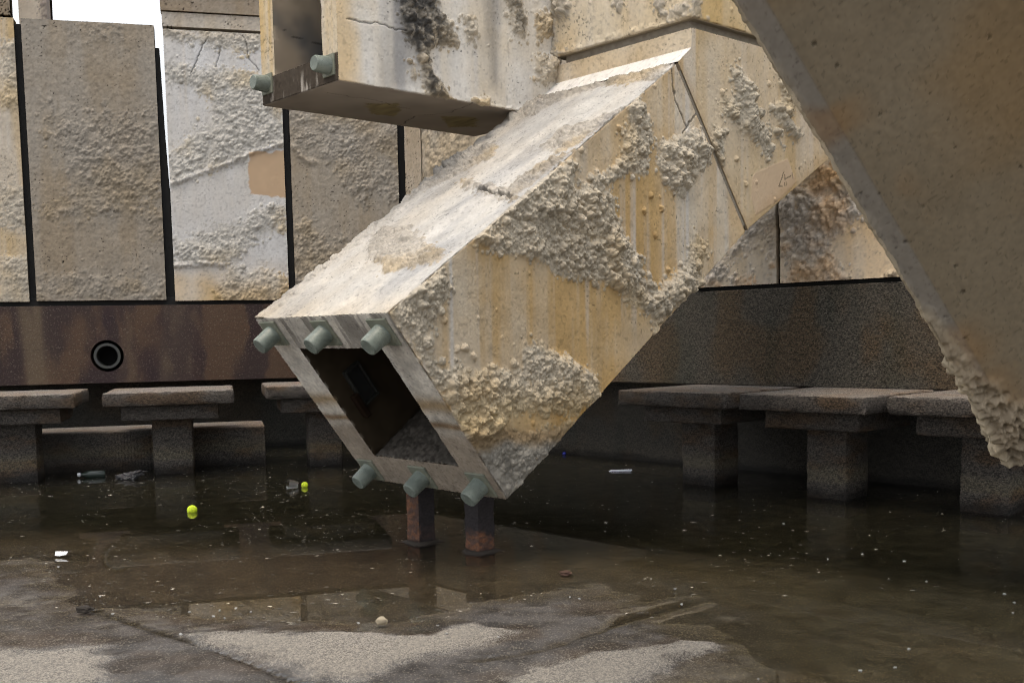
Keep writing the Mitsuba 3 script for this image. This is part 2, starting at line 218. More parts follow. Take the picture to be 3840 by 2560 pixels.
def shell(grids, wear=0.006, seed=0):
    """displaces the patches, keeps shared borders closed and chips the arrises; returns vertices, triangles, colours"""
    P = np.vstack([g.P.reshape(-1, 3) for g in grids]); N = np.vstack([g.N.reshape(-1, 3) for g in grids])
    h = np.concatenate([g.h for g in grids]); c = np.vstack([g.c for g in grids]); b = np.concatenate([g.border() for g in grids])
    D = N * h[:, None]
    key = {}
    ids = np.where(b)[0]
    tree = cKDTree(P[ids]); root = np.arange(len(ids))
    for i, j in tree.query_pairs(8e-4):
        root[max(i, j)] = min(root[i], root[j])
    for r in np.unique(root):
        s = ids[root == r]
        if len(s) < 2: continue
        ns = []
        for k in s:
            if all(N[k] @ o < 0.97 for o in ns): ns.append(N[k])
        hm = np.mean(h[s]); d = sum(ns) * hm
        if len(ns) > 1:
            ch = wear * (0.25 + 1.6 * float(meshkit.fbm(P[s[0]][None] * 15 + seed, 5)[0])) ** 2
            d = d - sum(ns) / np.linalg.norm(sum(ns)) * ch
        D[s] = d
        c[s] = c[s].mean(0)
    f, o = [], 0
    for g in grids:
        f.append(g.f + o); o += g.nu * g.nv
    return P + D, np.vstack(f), c

def bars(*boxes):
    """boxes (centre, axes x, y, z, half sizes) with small chamfers, as one mesh"""
    out = []
    for c, X, Y, Zv, hx, hy, hz in boxes:
        e = min(0.008, hx * .3, hy * .3, hz * .3)
        pts = [(sx * (hx - a), sy * (hy - b), sz * (hz - d)) for sx in (-1, 1) for sy in (-1, 1) for sz in (-1, 1) for a, b, d in ((0, e, e), (e, 0, e), (e, e, 0))]
        p = np.array(pts)
        out.append(trimesh.convex.convex_hull(np.asarray(c) + p[:, :1] * X + p[:, 1:2] * Y + p[:, 2:] * Zv))
    return trimesh.util.concatenate(out)

def rod(a, b, r0, r1, n=28, bev=0.006):
    a, b = np.asarray(a), np.asarray(b); z = (b - a) / np.linalg.norm(b - a); L = np.linalg.norm(b - a)
    prof = [(0, 0), (r0, 0), (r0 + (r1 - r0) * (1 - bev / L), L - bev), (r1 - bev * .8, L), (0, L)]
    mm = trimesh.creation.revolve(np.array(prof), sections=n)
    x = np.cross(z, V(0.3, 0.2, 0.93)); x /= np.linalg.norm(x); y = np.cross(z, x)
    mm.vertices = a + mm.vertices @ np.array([x, y, z])
    return mm

# ------------------------------------------------------------------ materials
VC = {'type': 'mesh_attribute', 'name': 'vertex_color'}
scene['painted_by_vertex'] = {'type': 'twosided', 'b': {'type': 'diffuse', 'reflectance': VC}}
scene['damp_vertex'] = {'type': 'twosided', 'b': {'type': 'principled', 'base_color': VC, 'roughness': 0.5, 'specular': 0.4}}

def agg(p):
    """exposed aggregate: grains of many tones; returns 0..1"""
    a = noise(p.x * 140, p.y * 140, p.z * 140); b = noise(p.x * 260 + 9, p.y * 260, p.z * 260); c = noise(p.x * 60, p.y * 60 + 3, p.z * 60)
    return a * 0.5 + b * 0.3 + c * 0.2

def step_col(p, n, uv):
    g = agg(p)
    c = mix((0.018, 0.0155, 0.014), (0.098, 0.085, 0.074), smoothstep(0.30, 0.72, g))
    spot = smoothstep(0.74, 0.82, noise(p.x * 130 + 40, p.y * 130, p.z * 130))
    c = mix(c, (0.20, 0.19, 0.17), spot * 0.4)
    brown = smoothstep(0.45, 0.7, fbm(p.x * 4, p.y * 4, p.z * 9, 3))
    c = c * mix((1, 1, 1), (1.05, .82, .6), brown)
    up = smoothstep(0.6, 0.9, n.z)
    c = mix(c, c * 1.4 + mi.Color3f(0.055, 0.05, 0.045), up)  # sky light painted into the colour: upward faces lightened
    wet = 1 - smoothstep(0.02, 0.10, p.z + (fbm(p.x * 11, p.y * 11, 0, 2) - 0.5) * 0.05)
    tide = smoothstep(.10, .13, p.z + (fbm(p.x * 6, p.y * 6, 2, 3) - .5) * .06) * (1 - smoothstep(.17, .26, p.z + (fbm(p.x * 7, p.y * 7, 5, 3) - .5) * .08))
    c = mix(c, c * mi.Color3f(1.25, 1.22, 1.05) + mi.Color3f(.012, .012, .008), tide * (1 - up))
    return c * (1 - 0.75 * wet)
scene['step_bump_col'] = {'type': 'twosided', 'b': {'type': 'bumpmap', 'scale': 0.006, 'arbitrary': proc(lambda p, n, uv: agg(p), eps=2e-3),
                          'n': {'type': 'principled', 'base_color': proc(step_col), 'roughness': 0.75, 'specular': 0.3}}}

def plinth_brown(p, n, uv):
    w = p.x * W1[0] + p.y * W1[1]
    g = agg(p)
    st = fbm(w * 5 + .25 * fbm(w * 14, p.z * 9, 1, 2), p.z * 1.6, 2, 4); st2 = fbm(w * 2.3 + 5, p.z * 0.35, 0, 3)
    c = mix((0.038, 0.024, 0.025), (0.095, 0.062, 0.040), smoothstep(0.38, 0.62, st))
    c = mix(c, (0.15, 0.125, 0.085), smoothstep(0.58, 0.72, st2) * 0.75)
    c = mix(c, (0.030, 0.016, 0.024), smoothstep(0.52, 0.68, fbm(w * 3.2 + 31 + .3 * fbm(w * 12, p.z * 8, 4, 2), p.z * 1.1, 0, 4)) * 0.75)
    c = c * (0.30 + 0.95 * g) * mi.Color3f(1.0, .86, .80)
    spot = smoothstep(0.74, 0.82, noise(p.x * 120 + 40, p.y * 120, p.z * 120))
    c = mix(c, (0.22, 0.19, 0.15), spot * 0.5)
    lift = 1 - smoothstep(0.0, 0.006, dr.abs(p.z - 1.085 + 0.004 * noise(w * 3)))
    return c * (1 - 0.3 * lift)
scene['plinth_brown'] = {'type': 'twosided', 'b': {'type': 'bumpmap', 'scale': 0.004, 'arbitrary': proc(lambda p, n, uv: agg(p) + 0.4, eps=2e-3),
                         'n': {'type': 'principled', 'base_color': proc(plinth_brown), 'roughness': 0.65, 'specular': 0.35}}}

def plinth_grey(p, n, uv):
    g = agg(p); w = p.x * W2[0] + p.y * W2[1]
    c = mix((0.026, 0.023, 0.019), (0.15, 0.134, 0.108), smoothstep(0.32, 0.72, g))
    c = c * mix((1, 1, 1), (.80, .86, .86), smoothstep(0.5, 0.7, fbm(w * 5, p.z * 1.2, 0, 3)))
    c = c * mix((1, 1, 1), (1.1, .9, .7), smoothstep(0.5, 0.7, fbm(w * 3 + 9, p.z * 2, 7, 3)))
    spot = smoothstep(0.74, 0.82, noise(p.x * 130 + 40, p.y * 130, p.z * 130))
    c = mix(c, (0.26, 0.235, 0.20), spot * 0.5)
    wet = 1 - smoothstep(0.02, 0.08, p.z + (fbm(p.x * 11, p.y * 11, 0, 2) - 0.5) * 0.05)
    return c * (1 - 0.7 * wet)
scene['plinth_grey'] = {'type': 'twosided', 'b': {'type': 'bumpmap', 'scale': 0.006, 'arbitrary': proc(lambda p, n, uv: agg(p) + 0.2, eps=2e-3),
                        'n': {'type': 'principled', 'base_color': proc(lambda p, n, uv: plinth_grey(p, n, uv) * .85), 'roughness': 0.75, 'specular': 0.25}}}

scene['base_shaded'] = {'type': 'twosided', 'b': {'type': 'principled', 'base_color': proc(lambda p, n, uv: plinth_grey(p, n, uv) * 0.42), 'roughness': 0.7, 'specular': 0.3}}  # plinth colour darkened to paint in the deep shade below the platforms

def rust(p, n, uv):
    a = fbm(p.x * 16, p.y * 16, p.z * 11, 4)
    low = (1 - smoothstep(0.05, 0.13, p.z + (a - 0.5) * 0.16)) * (.12 + .88 * smoothstep(-.36, -.34, p.x))
    top = smoothstep(0.30, 0.36, p.z + (a - 0.5) * 0.2) * smoothstep(0.5, 0.6, fbm(p.x * 9 + 4, p.y * 9, p.z * 3, 3))
    left = smoothstep(0.35, 0.6, fbm(p.x * 5 + 8, p.y * 5, p.z * 2.2, 3))
    side = smoothstep(0.3, 0.6, -(n.x * h_[0] + n.y * h_[1])) * (1 - smoothstep(-.36, -.34, p.x)) * (1 - smoothstep(.24, .30, p.z + (a - .5) * .12))
    r = dr.clip(low * .85 + top * .8 * side * 0 + top * smoothstep(-.36, -.34, p.x) * .8 + side * (.55 + .45 * left), 0, 1)
    c = mix((0.024, 0.020, 0.021), mix((0.165, 0.072, 0.037), (0.09, 0.05, 0.036), smoothstep(0.35, 0.65, noise(p.x * 60, p.y * 60, p.z * 60))), r)
    c = c * (0.7 + 0.6 * noise(p.x * 120, p.y * 120, p.z * 120))
    return mix(c, (0.012, 0.010, 0.010), 1 - smoothstep(0.0, 0.035, p.z + (a - 0.5) * 0.05))
scene['rusty_steel'] = {'type': 'twosided', 'b': {'type': 'bumpmap', 'scale': 0.012, 'arbitrary': proc(lambda p, n, uv: fbm(p.x * 45, p.y * 45, p.z * 45, 3), eps=2e-3),
                        'n': {'type': 'principled', 'base_color': proc(rust), 'roughness': 0.8, 'specular': 0.3}}}

def bolt_col(p, n, uv):
    sp = smoothstep(0.74, 0.82, noise(p.x * 330, p.y * 330, p.z * 330))
    a = fbm(p.x * 22, p.y * 22, p.z * 22, 3)
    c = mix((0.135, 0.16, 0.14), (0.20, 0.23, 0.20), smoothstep(0.3, 0.7, a))
    low = 1 - smoothstep(0.5, 0.9, p.z)
    c = mix(c, c * (1, 1.08, 0.9) if False else c * 1.0, low)
    return mix(c, (0.05, 0.055, 0.045), sp * 0.5)
scene['bolt_paint'] = {'type': 'twosided', 'b': {'type': 'principled', 'base_color': proc(bolt_col), 'roughness': 0.45, 'specular': 0.4}}
scene['plate_paint'] = {'type': 'twosided', 'b': {'type': 'principled', 'base_color': proc(lambda p, n, uv: mix((0.11, 0.13, 0.105), (0.25, 0.25, 0.19), fbm(p.x * 30, p.y * 30, p.z * 30, 3))), 'roughness': 0.6}}
for k, c, r in (('black_joint', (.012, .012, .012), .9), ('dark_frame', (.018, .019, .016), .7), ('soffit_dark', (.05, .045, .04), .9), ('pipe_grey', (.045, .048, .046), .6),
                ('ball_felt', (.62, .80, .015), .9), ('white_plastic', (.55, .56, .58), .4), ('blue_plastic', (.01, .02, .25), .35), ('bone_white', (.33, .28, .20), .8), ('bag_grey', (.055, .055, .06), .35),
                ('scrap_white', (.30, .30, .29), .7), ('leaf_brown', (.06, .03, .02), .8), ('mud', (.025, .02, .016), .9), ('foil', (.50, .54, .66), .3), ('bottle_dark', (.02, .03, .025), .2)):
    scene[k] = {'type': 'twosided', 'b': {'type': 'principled', 'base_color': {'type': 'rgb', 'value': list(c)}, 'roughness': r}}
scene['clear_plastic'] = {'type': 'thindielectric', 'int_ior': 1.4}

# ------------------------------------------------------------------ basin floor, water, ground beyond
pts, hs = [], []
for k, hz in (('shore', 0.0), ('deep', -0.11), ('shal', -0.03), ('high', 0.016)):
    for line in AREA[k]:
        for x, y in line: pts.append((x, y)); hs.append(hz)
for x, y, hz in ((-7, 3, .03), (-7, 7, -.03), (-7, 11, -.11), (6, 3, -.06), (6, 9, -.11), (0, 14, -.11), (7, 13, -.11), (-7, 14, -.11), (0, 1.5, .03), (-4, 1, .04), (4, 1, -.01), (0, -3, .05), (-5, -4, .05), (5, -4, .03)):
    pts.append((x, y)); hs.append(hz)
pts, iu = np.unique(np.round(np.array(pts), 2), axis=0, return_index=True); hs = np.array(hs)[iu]
rbf = RBFInterpolator(pts, hs, kernel='linear', smoothing=0.0, neighbors=60)
xs = np.concatenate([np.linspace(-8, -2.9, 60)[:-1], np.arange(-2.9, 2.9, 0.022), np.linspace(2.9, 8, 60)])
ys = np.concatenate([np.linspace(-5, 3.1, 40)[:-1], np.arange(3.1, 6.2, 0.016), np.linspace(6.2, 14, 110)])
gx, gy = np.meshgrid(xs, ys, indexing='ij'); q = np.c_[gx.ravel(), gy.ravel()]
cx, cy = np.meshgrid(np.linspace(-8, 8, 130), np.linspace(-5, 14, 150), indexing='ij')
coarse = rbf(np.c_[cx.ravel(), cy.ravel()]).reshape(cx.shape)
from scipy.ndimage import map_coordinates
fz = map_coordinates(coarse, [(q[:, 0] + 8) / 16 * 129, (q[:, 1] + 5) / 19 * 149], order=1, mode='nearest')
dry = np.max([sdf(p, q) for p in AREA['dry']], 0) + (nf(q, 6, 4, 3) - 0.5) * 0.16 + (nf(q, 30, 3, 4) - 0.5) * 0.07
jd = line_dist(AREA['fjoint'][0], q); rd = line_dist(AREA['fridge'][0], q) + (nf(q, 9, 3, 8) - 0.5) * 0.06
fz = fz + (nf(q, 2.2, 4, 1) - 0.5) * 0.010 + (nf(q, 14, 3, 2) - 0.5) * 0.006
fz = fz - .0045
fz = np.where(fz > 0.03, 0.03 + (fz - 0.03) * 0.3, fz)
fz = fz + 0.010 * ss(-0.03, 0.04, dry)
fz = fz - 0.010 * (1 - ss(0.006, 0.016, jd)) - 0.008 * (1 - ss(0.01, 0.05, rd)) + 0.004 * (1 - ss(0.0, 0.07, np.abs(rd - 0.09)))
nu, nv = len(xs), len(ys)
i, j = np.meshgrid(np.arange(nu - 1), np.arange(nv - 1), indexing='ij'); kk = lambda a, b: (a * nv + b).ravel()
ff = np.vstack([np.c_[kk(i, j), kk(i + 1, j), kk(i + 1, j + 1)], np.c_[kk(i, j), kk(i + 1, j + 1), kk(i, j + 1)]])
fuv = np.c_[0.5 + np.clip(dry / 0.11, -1, 1) * 0.5, ss(0.006, 0.03, jd) * ss(0.01, 0.05, rd)]

def floor_col(p, n, uv):
    a = noise(p.x * 230, p.y * 170); b = noise(p.x * 410 + 5, p.y * 300); g = a * 0.55 + b * 0.45
    f = fbm(p.x * 1.7, p.y * 1.7, 0, 4); f2 = fbm(p.x * 11, p.y * 11, 3, 3)
    d = smoothstep(0.36, 0.74, uv.x + (b - 0.5) * 0.55 + (f2 - .5) * .45)
    hgt = p.z
    damp = mix((0.041, 0.038, 0.0365), (0.076, 0.071, 0.069), smoothstep(0.3, 0.7, f2))
    damp = damp * mix((1, 1, 1), (0.72, 0.62, 0.53), smoothstep(0.55, 0.72, fbm(p.x * 3 + 4, p.y * 3, 9, 3)))
    damp = damp * (0.68 + 0.64 * g)
    grain = smoothstep(0.70, 0.80, noise(p.x * 190 + 70, p.y * 150))
    damp = mix(damp, (0.24, 0.21, 0.17), grain * 0.35)
    dryc = mix((0.125, 0.113, 0.097), (0.235, 0.213, 0.183), smoothstep(0.25, 0.75, g))
    dryc = mix(dryc, (0.075, 0.068, 0.062), smoothstep(0.66, 0.76, noise(p.x * 160 + 21, p.y * 120)) * 0.6)
    c = mix(damp, dryc, d)
    uw = 1 - smoothstep(-0.010, 0.012, hgt + (f2 - .5) * .008)
    deep = 1 - smoothstep(-0.095, -0.03, hgt)
    right = smoothstep(-0.5, 1.8, p.x)
    mud = mix((0.060, 0.047, 0.030), (0.088, 0.074, 0.043), right)
    mud = mix(mud, (0.022, 0.020, 0.012), deep)
    mud = mud * (0.55 + 0.9 * f2) * (0.35 + 1.3 * g)
    mud = mix(mud, (0.24, 0.19, 0.10), smoothstep(0.74, 0.84, a) * 0.6 * (1 - deep))
    c = mix(c, mud, uw)
    return c * (0.6 + 0.4 * uv.y)
def floor_rough(p, n, uv):
    d = smoothstep(0.35, 0.65, uv.x)
    wet = 0.03 + 0.44 * smoothstep(0.002, 0.022, p.z + (fbm(p.x * 9, p.y * 9, 5, 3) - 0.5) * .012)
    return dr.clip(wet * (1 - d) + 0.9 * d, 0.03, 0.95)
scene['floor_mat'] = {'type': 'twosided', 'b': {'type': 'bumpmap', 'scale': 0.004, 'arbitrary': proc(lambda p, n, uv: (noise(p.x * 150, p.y * 150) + 0.6 * noise(p.x * 320, p.y * 320)) * (smoothstep(0.004, 0.024, p.z) * .55 + .01), eps=2e-3),
                      'n': {'type': 'principled', 'base_color': proc(floor_col), 'roughness': proc(floor_rough), 'specular': 0.5}}}
put('basin_floor', (np.c_[q, fz], ff), 'floor_mat', 'wet grey aggregate floor of the drained basin with pale dry patches', 'ground', 'structure', smooth=True, uv=fuv)
scene['water_mat'] = {'type': 'dielectric', 'int_ior': 1.33, 'ext_ior': 1.0}
wet_tri = fz[ff].mean(1) < -0.0022                                   # the sheet of water ends where it thins to a film
wt = ff[wet_tri]; used, inv = np.unique(wt, return_inverse=True)
put('water', (np.c_[q[used], np.zeros(len(used))], inv.reshape(-1, 3)), 'water_mat', 'shallow still brown water lying over the basin floor', 'water', 'structure')
gv = np.array([[-1500, -1500, -0.5], [1500, -1500, -0.5], [1500, 1500, -0.5], [-1500, 1500, -0.5]])
scene['plaza_mat'] = {'type': 'diffuse', 'reflectance': proc(lambda p, n, uv: mix((0.17, 0.15, 0.13), (0.23, 0.21, 0.18), fbm(p.x * .6, p.y * .6, 0, 3)))}
put('ground', (gv, np.array([[0, 1, 2], [0, 2, 3]])), 'plaza_mat', 'paved plaza ground around the basin', 'ground', 'structure')

# ------------------------------------------------------------------ left wall: panels on a brown plinth
def panel(holder, origin, along, out, x0, x1, z0, z1, polys, seed, step=0.0085, thick=0.16, label=None, colour=None, amp=0.03, s=0.05, top=None, extra=None, warp=0.06, edge=.05, **kw):
    nu, nv = int((x1 - x0) / step) + 2, int((z1 - z0) / step) + 2
    tp = (lambda u: z1) if top is None else top
    g = Grid(lambda u, v: origin + along * (x0 + (x1 - x0) * u) + Z * (z0 + (tp(u) - z0) * v), nu, nv, out, lambda P: np.c_[(P - origin) @ along, P[:, 2]])
    g.h, mk, tone = relief(g.q, polys, seed, amp=amp, s=s, warp=warp, edge=edge)
    if extra: extra(g, mk)
    g.c = (colour or concrete)(g.q, g.h, mk, tone, seed, **kw)
    if extra: extra(g, mk, True)
    P = g.P.reshape(-1, 3) + g.N.reshape(-1, 3) * g.h[:, None]
    b = np.zeros((nu, nv), bool); b[0] = b[-1] = True; b[:, 0] = b[:, -1] = True
    ids = np.arange(nu * nv).reshape(nu, nv)
    ring = np.r_[ids[:, 0], ids[-1, 1:], ids[-2::-1, -1], ids[0, -2:0:-1]]
    o = len(P); front = P[ring]; back = g.P.reshape(-1, 3)[ring] - out * thick
    k = np.arange(len(ring)); k2 = (k + 1) % len(ring); L = len(ring)
    sf = np.vstack([np.c_[o + k, o + L + k, o + L + k2], np.c_[o + k, o + L + k2, o + k2]])
    cen = back.mean(0); o2 = o + 2 * L
    bf = np.c_[np.full(L, o2), o + L + k2, o + L + k]
    v = np.vstack([P, front, back, cen[None]]); c = np.vstack([g.c, g.c[ring] * .9, g.c[ring] * .8, V(.3, .28, .25)[None]])
    f = np.vstack([g.f, sf, bf])
    return put(holder + '__panel', (v, f), 'painted_by_vertex', label, smooth=True, color=c)

OUT1, OUT2 = -P1, -P2
tag('panel_wall', 'wall of tall rough concrete panels on a brown plinth behind the left platforms', 'wall')
def chip_ledge(lines, drop=0.02, wide=0.05):
    def ex(g, mk, colours=False):
        for ln in lines:
            d = line_dist(ln, g.q) + (nz(g.q, 40, 3) - .5) * .02
            if not colours: g.h += drop * np.exp(-(d / wide * 2) ** 2) * (0.6 + 0.8 * nz(g.q, 22, 4))
    return ex
def cracks(lines, width=0.005, depth=0.008):
    def ex(g, mk, colours=False):
        for ln in lines:
            o = np.c_[nf(g.q, 14, 3, 6), nf(g.q, 14, 3, 16)] - .5; d = line_dist(ln, g.q + o * .07) - width * .9 * (nf(g.q, 9, 2, 26) - .5)
            k = 1 - ss(width * .5, width * 1.6, np.abs(d))
            if colours: g.c *= (1 - 0.6 * k)[:, None]
            else: g.h -= depth * k
    return ex
def both(*fs):
    def ex(g, mk, colours=False):
        for f in fs: f(g, mk, colours)
    return ex

def col_p1(q, hh, mk, tone, seed, **kw):
    c = concrete(q, hh, mk, tone, seed, base=V(.50, .445, .37), stain=V(.50, .38, .22), ochre=0.55, wash=.3, sx=8)
    return c
def grainy(base):
    def f(q, hh, mk, tone, seed, **kw):
        c = concrete(q, hh, mk * .6, tone, seed, base=base, stain=base * V(.95, .87, .76), ochre=.5, wash=.04, rough=base * 1.0, sx=7, pits=2.0)
        g = nf(q, 62, 2, seed + 70)
        return c * (1 + .5 * (g - .5))[:, None]
    return f
def col_p3(q, hh, mk, tone, seed, **kw):
    c = concrete(q, hh, mk, tone, seed, base=V(.60, .60, .605), stain=V(.55, .50, .43), ochre=.25, wash=.25, rough=V(.50, .48, .44), sx=7, pits=.8)
    o = ss(1.95, 1.62, q[:, 1] + (nf(q, 3, 3, 5) - .5) * .35)
    c = lerp(c, c * V(1.0, .74, .40), o * .75 * (0.45 + nf(q, 5, 3, 9)))
    r = ss(.58, .75, nf(q, 9, 3, 41, sy=.5)) * ss(.06, .0, np.abs(q[:, 0] + 1.02) - .02)
    c = lerp(c, c * V(1., .8, .55), r * .8)
    t = ss(4.0, 4.2, q[:, 1])
    c = lerp(c, c * V(.8, .72, .6), t * .7)
    sal = sdf(AREA['salmon'][0], q) + (nf(q, 16, 4, 44) - .5) * .07
    return lerp(c, V(.50, .365, .245) * (0.95 + .1 * nf(q, 12, 2, 2))[:, None], ss(-.004, .006, sal))

fine = lambda amp: (lambda g, mk, colours=False: None if colours else g.__setattr__('h', g.h + amp * (nf(g.q, 30, 3, 77) - .5)))
panel('panel_wall', PL, W1, OUT1, -3.68, -2.505, 1.545, 4.20, AREA['p1'], 101, label='leftmost panel, cream with ochre stains and crumbly bands', colour=col_p1, amp=.020, s=.035, extra=fine(.006))
for xa in (-4.90, -6.12): panel('panel_wall', PL, W1, OUT1, xa, xa + 1.17, 1.545, 4.20, [], 107, step=.02, colour=col_p1)
panel('panel_wall', PL, W1, OUT1, -2.44, -1.245, 1.55, 4.20, AREA['p2'], 111, label='taupe rough grainy panel with open sky above its top edge', colour=grainy(V(.30, .272, .235)), amp=.025, s=.036, extra=fine(.009), warp=.16, edge=.12)
panel('panel_wall', PL, W1, OUT1, -1.160, -0.045, 1.54, 4.17, AREA['p3'], 121, label='whitish panel with rough bands, a salmon patch and an ochre foot', colour=col_p3, amp=.027, s=.036,
      extra=both(chip_ledge(AREA['ledge3']), cracks(AREA['crack3'])))
panel('panel_wall', PL, W1, OUT1, 0.022, 1.115, 1.54, 4.3, AREA['p4'], 131, label='grey beige panel under the level arm, crumbly in its upper part', colour=grainy(V(.345, .318, .28)), amp=.026, s=.036, extra=both(chip_ledge(AREA['ledge4']), fine(.006)), warp=.12, edge=.09)
def block(key, origin, along, out, x0, x1, z0, z1, proud, thick, bsdf, **kw):
    c = origin + along * (x0 + x1) / 2 + out * (proud - thick / 2) + Z * (z0 + z1) / 2
    return put(key, bars((c, along, out, Z, (x1 - x0) / 2, thick / 2, (z1 - z0) / 2)), bsdf, **kw)
# what stands on the panels (coping courses with grooves between)
for x0, x1, z0, z1, pr, bc in ((-3.68, -2.53, 4.225, 5.2, .0, V(.26, .225, .185)), (-1.165, -0.05, 4.20, 4.335, .0, V(.48, .45, .41)), (-1.175, -0.05, 4.345, 4.50, .022, V(.30, .26, .215)), (-1.185, -0.05, 4.525, 5.4, .04, V(.42, .30, .19)), (0.0, 1.1, 4.33, 5.4, .02, V(.36, .31, .26))):
    g = Grid(lambda u, v: PL + OUT1 * pr + W1 * (x0 + (x1 - x0) * u) + Z * (z0 + (z1 - z0) * v), 90, 40, OUT1, lambda P: np.c_[(P - PL) @ W1, P[:, 2]])
    panel('panel_wall', PL + OUT1 * pr, W1, OUT1, x0, x1, z0, z1, [], int(140 + x0 * 10 + z0 * 7), step=.012, colour=grainy(bc), amp=.02, extra=fine(.006))
    k = [k for k in scene if k.startswith('panel_wall__panel')][-1]
    scene['panel_wall__coping' + ('' if 'panel_wall__coping' not in scene else f"_{sum(s.startswith('panel_wall__coping') for s in scene):03d}")] = scene.pop(k)
for xa in (-2.52, -3.75, -4.97): block('panel_wall__joint_filler', PL, W1, OUT1, xa, xa + .09, 1.5, 4.16, -.05, .06, 'black_joint')
fp_ = [(-1.27, 1.5), (-1.27, 4.0), (-1.205, 4.0), (-1.188, 3.2), (-1.172, 2.75), (-1.155, 2.45), (-1.15, 1.5)]
fmesh = trimesh.creation.extrude_polygon(Polygon(fp_), .06); fvv = fmesh.vertices; fmesh.vertices = PL + P1 * .06 + fvv[:, :1] * W1 + fvv[:, 1:2] * Z + fvv[:, 2:] * P1
put('panel_wall__joint_filler', fmesh, 'black_joint')
block('panel_wall__joint_filler', PL, W1, OUT1, -0.06, 0.035, 1.5, 4.3, -.05, .06, 'black_joint')
block('panel_wall__bed_joint', PL, W1, OUT1, -7.4, 1.14, 1.47, 1.58, -.04, .09, 'black_joint')
# a paler upright standing behind the wall, left of the open sky
pg = Grid(lambda u, v: PL + P1 * .5 + W1 * (-2.62 + .50 * u) + Z * (3.6 + 1.6 * v), 60, 180, OUT1, lambda P: np.c_[(P - PL) @ W1, P[:, 2]])
panel('panel_wall', PL + P1 * .45, W1, OUT1, -2.52, -2.26, 1.2, 5.6, [[(-2.33, 4), (-2.2, 4), (-2.2, 6), (-2.33, 6)]], 171, step=.012, thick=.4, colour=lambda q, hh, mk, tone, seed, **k: lerp(concrete(q, hh, mk * 0, tone, seed, base=V(.6, .53, .44), ochre=.2), V(.22, .19, .18), mk * .8), amp=.03)
scene['panel_wall__upright'] = scene.pop([k for k in scene if k.startswith('panel_wall__panel')][-1])
# plinth with the drain hole
hole = Point(-1.826, 1.007).buffer(0.155, 24)
pl = trimesh.creation.extrude_polygon(sbox(-7.4, 0.742, 1.17, 1.500).difference(hole), 0.52)
pv = pl.vertices; pl.vertices = PL + pv[:, :1] * W1 + pv[:, 1:2] * Z + (pv[:, 2:]) * P1
put('panel_wall__plinth', pl, 'plinth_brown')
block('panel_wall__base', PL, W1, OUT1, -7.4, 1.6, -.4, .95, -.525, .3, 'base_shaded')
block('panel_wall__joint_filler', PL, W1, OUT1, 1.105, 1.25, 1.4, 4.6, -.06, .06, 'black_joint')
ring = trimesh.creation.annulus(0.100, 0.125, 0.30, sections=40)
def place(mm, c, X, Y, Zv):
    mm = mm.copy(); mm.vertices = np.asarray(c) + mm.vertices @ np.array([X, Y, Zv]); return mm
pc = PL - W1 * 1.826 + Z * 1.007
put('panel_wall__drain_pipe', place(ring, pc + P1 * .14, W1, Z, OUT1), 'pipe_grey', 'round grey pipe mouth in the brown plinth', smooth=40)
put('panel_wall__drain_pipe__recess', place(trimesh.creation.cylinder(.17, .05, sections=32), pc + P1 * .33, W1, Z, OUT1), 'black_joint')

# ------------------------------------------------------------------ right wall
tag('panel_wall_001', 'wall of crumbly concrete panels on a dark pebbled plinth behind the right platforms', 'wall')
def col_r(base, patch=None):
    def f(q, hh, mk, tone, seed, **kw):
        c = concrete(q, hh, mk, tone, seed, base=base, stain=base * V(1., .85, .62), ochre=.4, wash=.1, rough=V(.64, .58, .50), sx=6)
        r = mk * ss(.4, .62, nf(q, 5, 4, seed + 90))
        c = lerp(c, c * V(.74, .76, .80), r * .7)
        r2 = mk * ss(.5, .7, nf(q, 4, 3, seed + 91)); c = lerp(c, c * V(1.15, .85, .55), r2 * .7)
        return c
    return f
panel('panel_wall_001', PR, W2, OUT2, -2.40, -2.135, 1.48, 4.6, [], 201, step=.012, colour=grainy(V(.42, .375, .315)), extra=fine(.006))
panel('panel_wall_001', PR, W2, OUT2, -2.11, -.32, 1.48, 4.6, [[(-2.1, 2.6), (-1.2, 2.6), (-1.2, 3.8), (-2.1, 3.8)]], 205, step=.012, colour=grainy(V(.43, .385, .32)), extra=fine(.006))
panel('panel_wall_001', PR, W2, OUT2, -.28, .87, 1.48, 4.6, [], 207, step=.02, colour=grainy(V(.42, .375, .315)))
panel('panel_wall_001', PR, W2, OUT2, .90, 2.062, 1.485, 4.6, AREA['rp1'], 211, step=.0075, label='grey beige panel under the elbow with crumbly edges', colour=col_r(V(.64, .60, .54)), amp=.042, s=.042)
panel('panel_wall_001', PR, W2, OUT2, 2.098, 3.27, 1.485, 4.6, AREA['rp2'], 221, step=.0075, label='tan panel with a broad crumbly patch beside the dark foreground arm', colour=col_r(V(.72, .62, .49)), amp=.046, s=.045)
panel('panel_wall_001', PR, W2, OUT2, 3.30, 4.5, 1.485, 4.6, [], 231, step=.03, colour=col_r(V(.45, .35, .235)))
block('panel_wall_001__joint_filler', PR, W2, OUT2, 2.045, 2.115, 1.44, 4.5, -.06, .06, 'black_joint')
block('panel_wall_001__joint_filler', PR, W2, OUT2, -2.145, -2.1, 1.44, 4.5, -.03, .06, 'black_joint')
block('panel_wall_001__bed_joint', PR, W2, OUT2, -2.4, 4.5, 1.43, 1.52, -.04, .09, 'black_joint')
block('panel_wall_001__plinth', PR, W2, OUT2, -2.42, 6.2, .712, 1.453, 0, .33, 'plinth_grey')
block('panel_wall_001__base', PR, W2, OUT2, -2.42, 6.2, -.4, .95, -.335, .3, 'base_shaded')

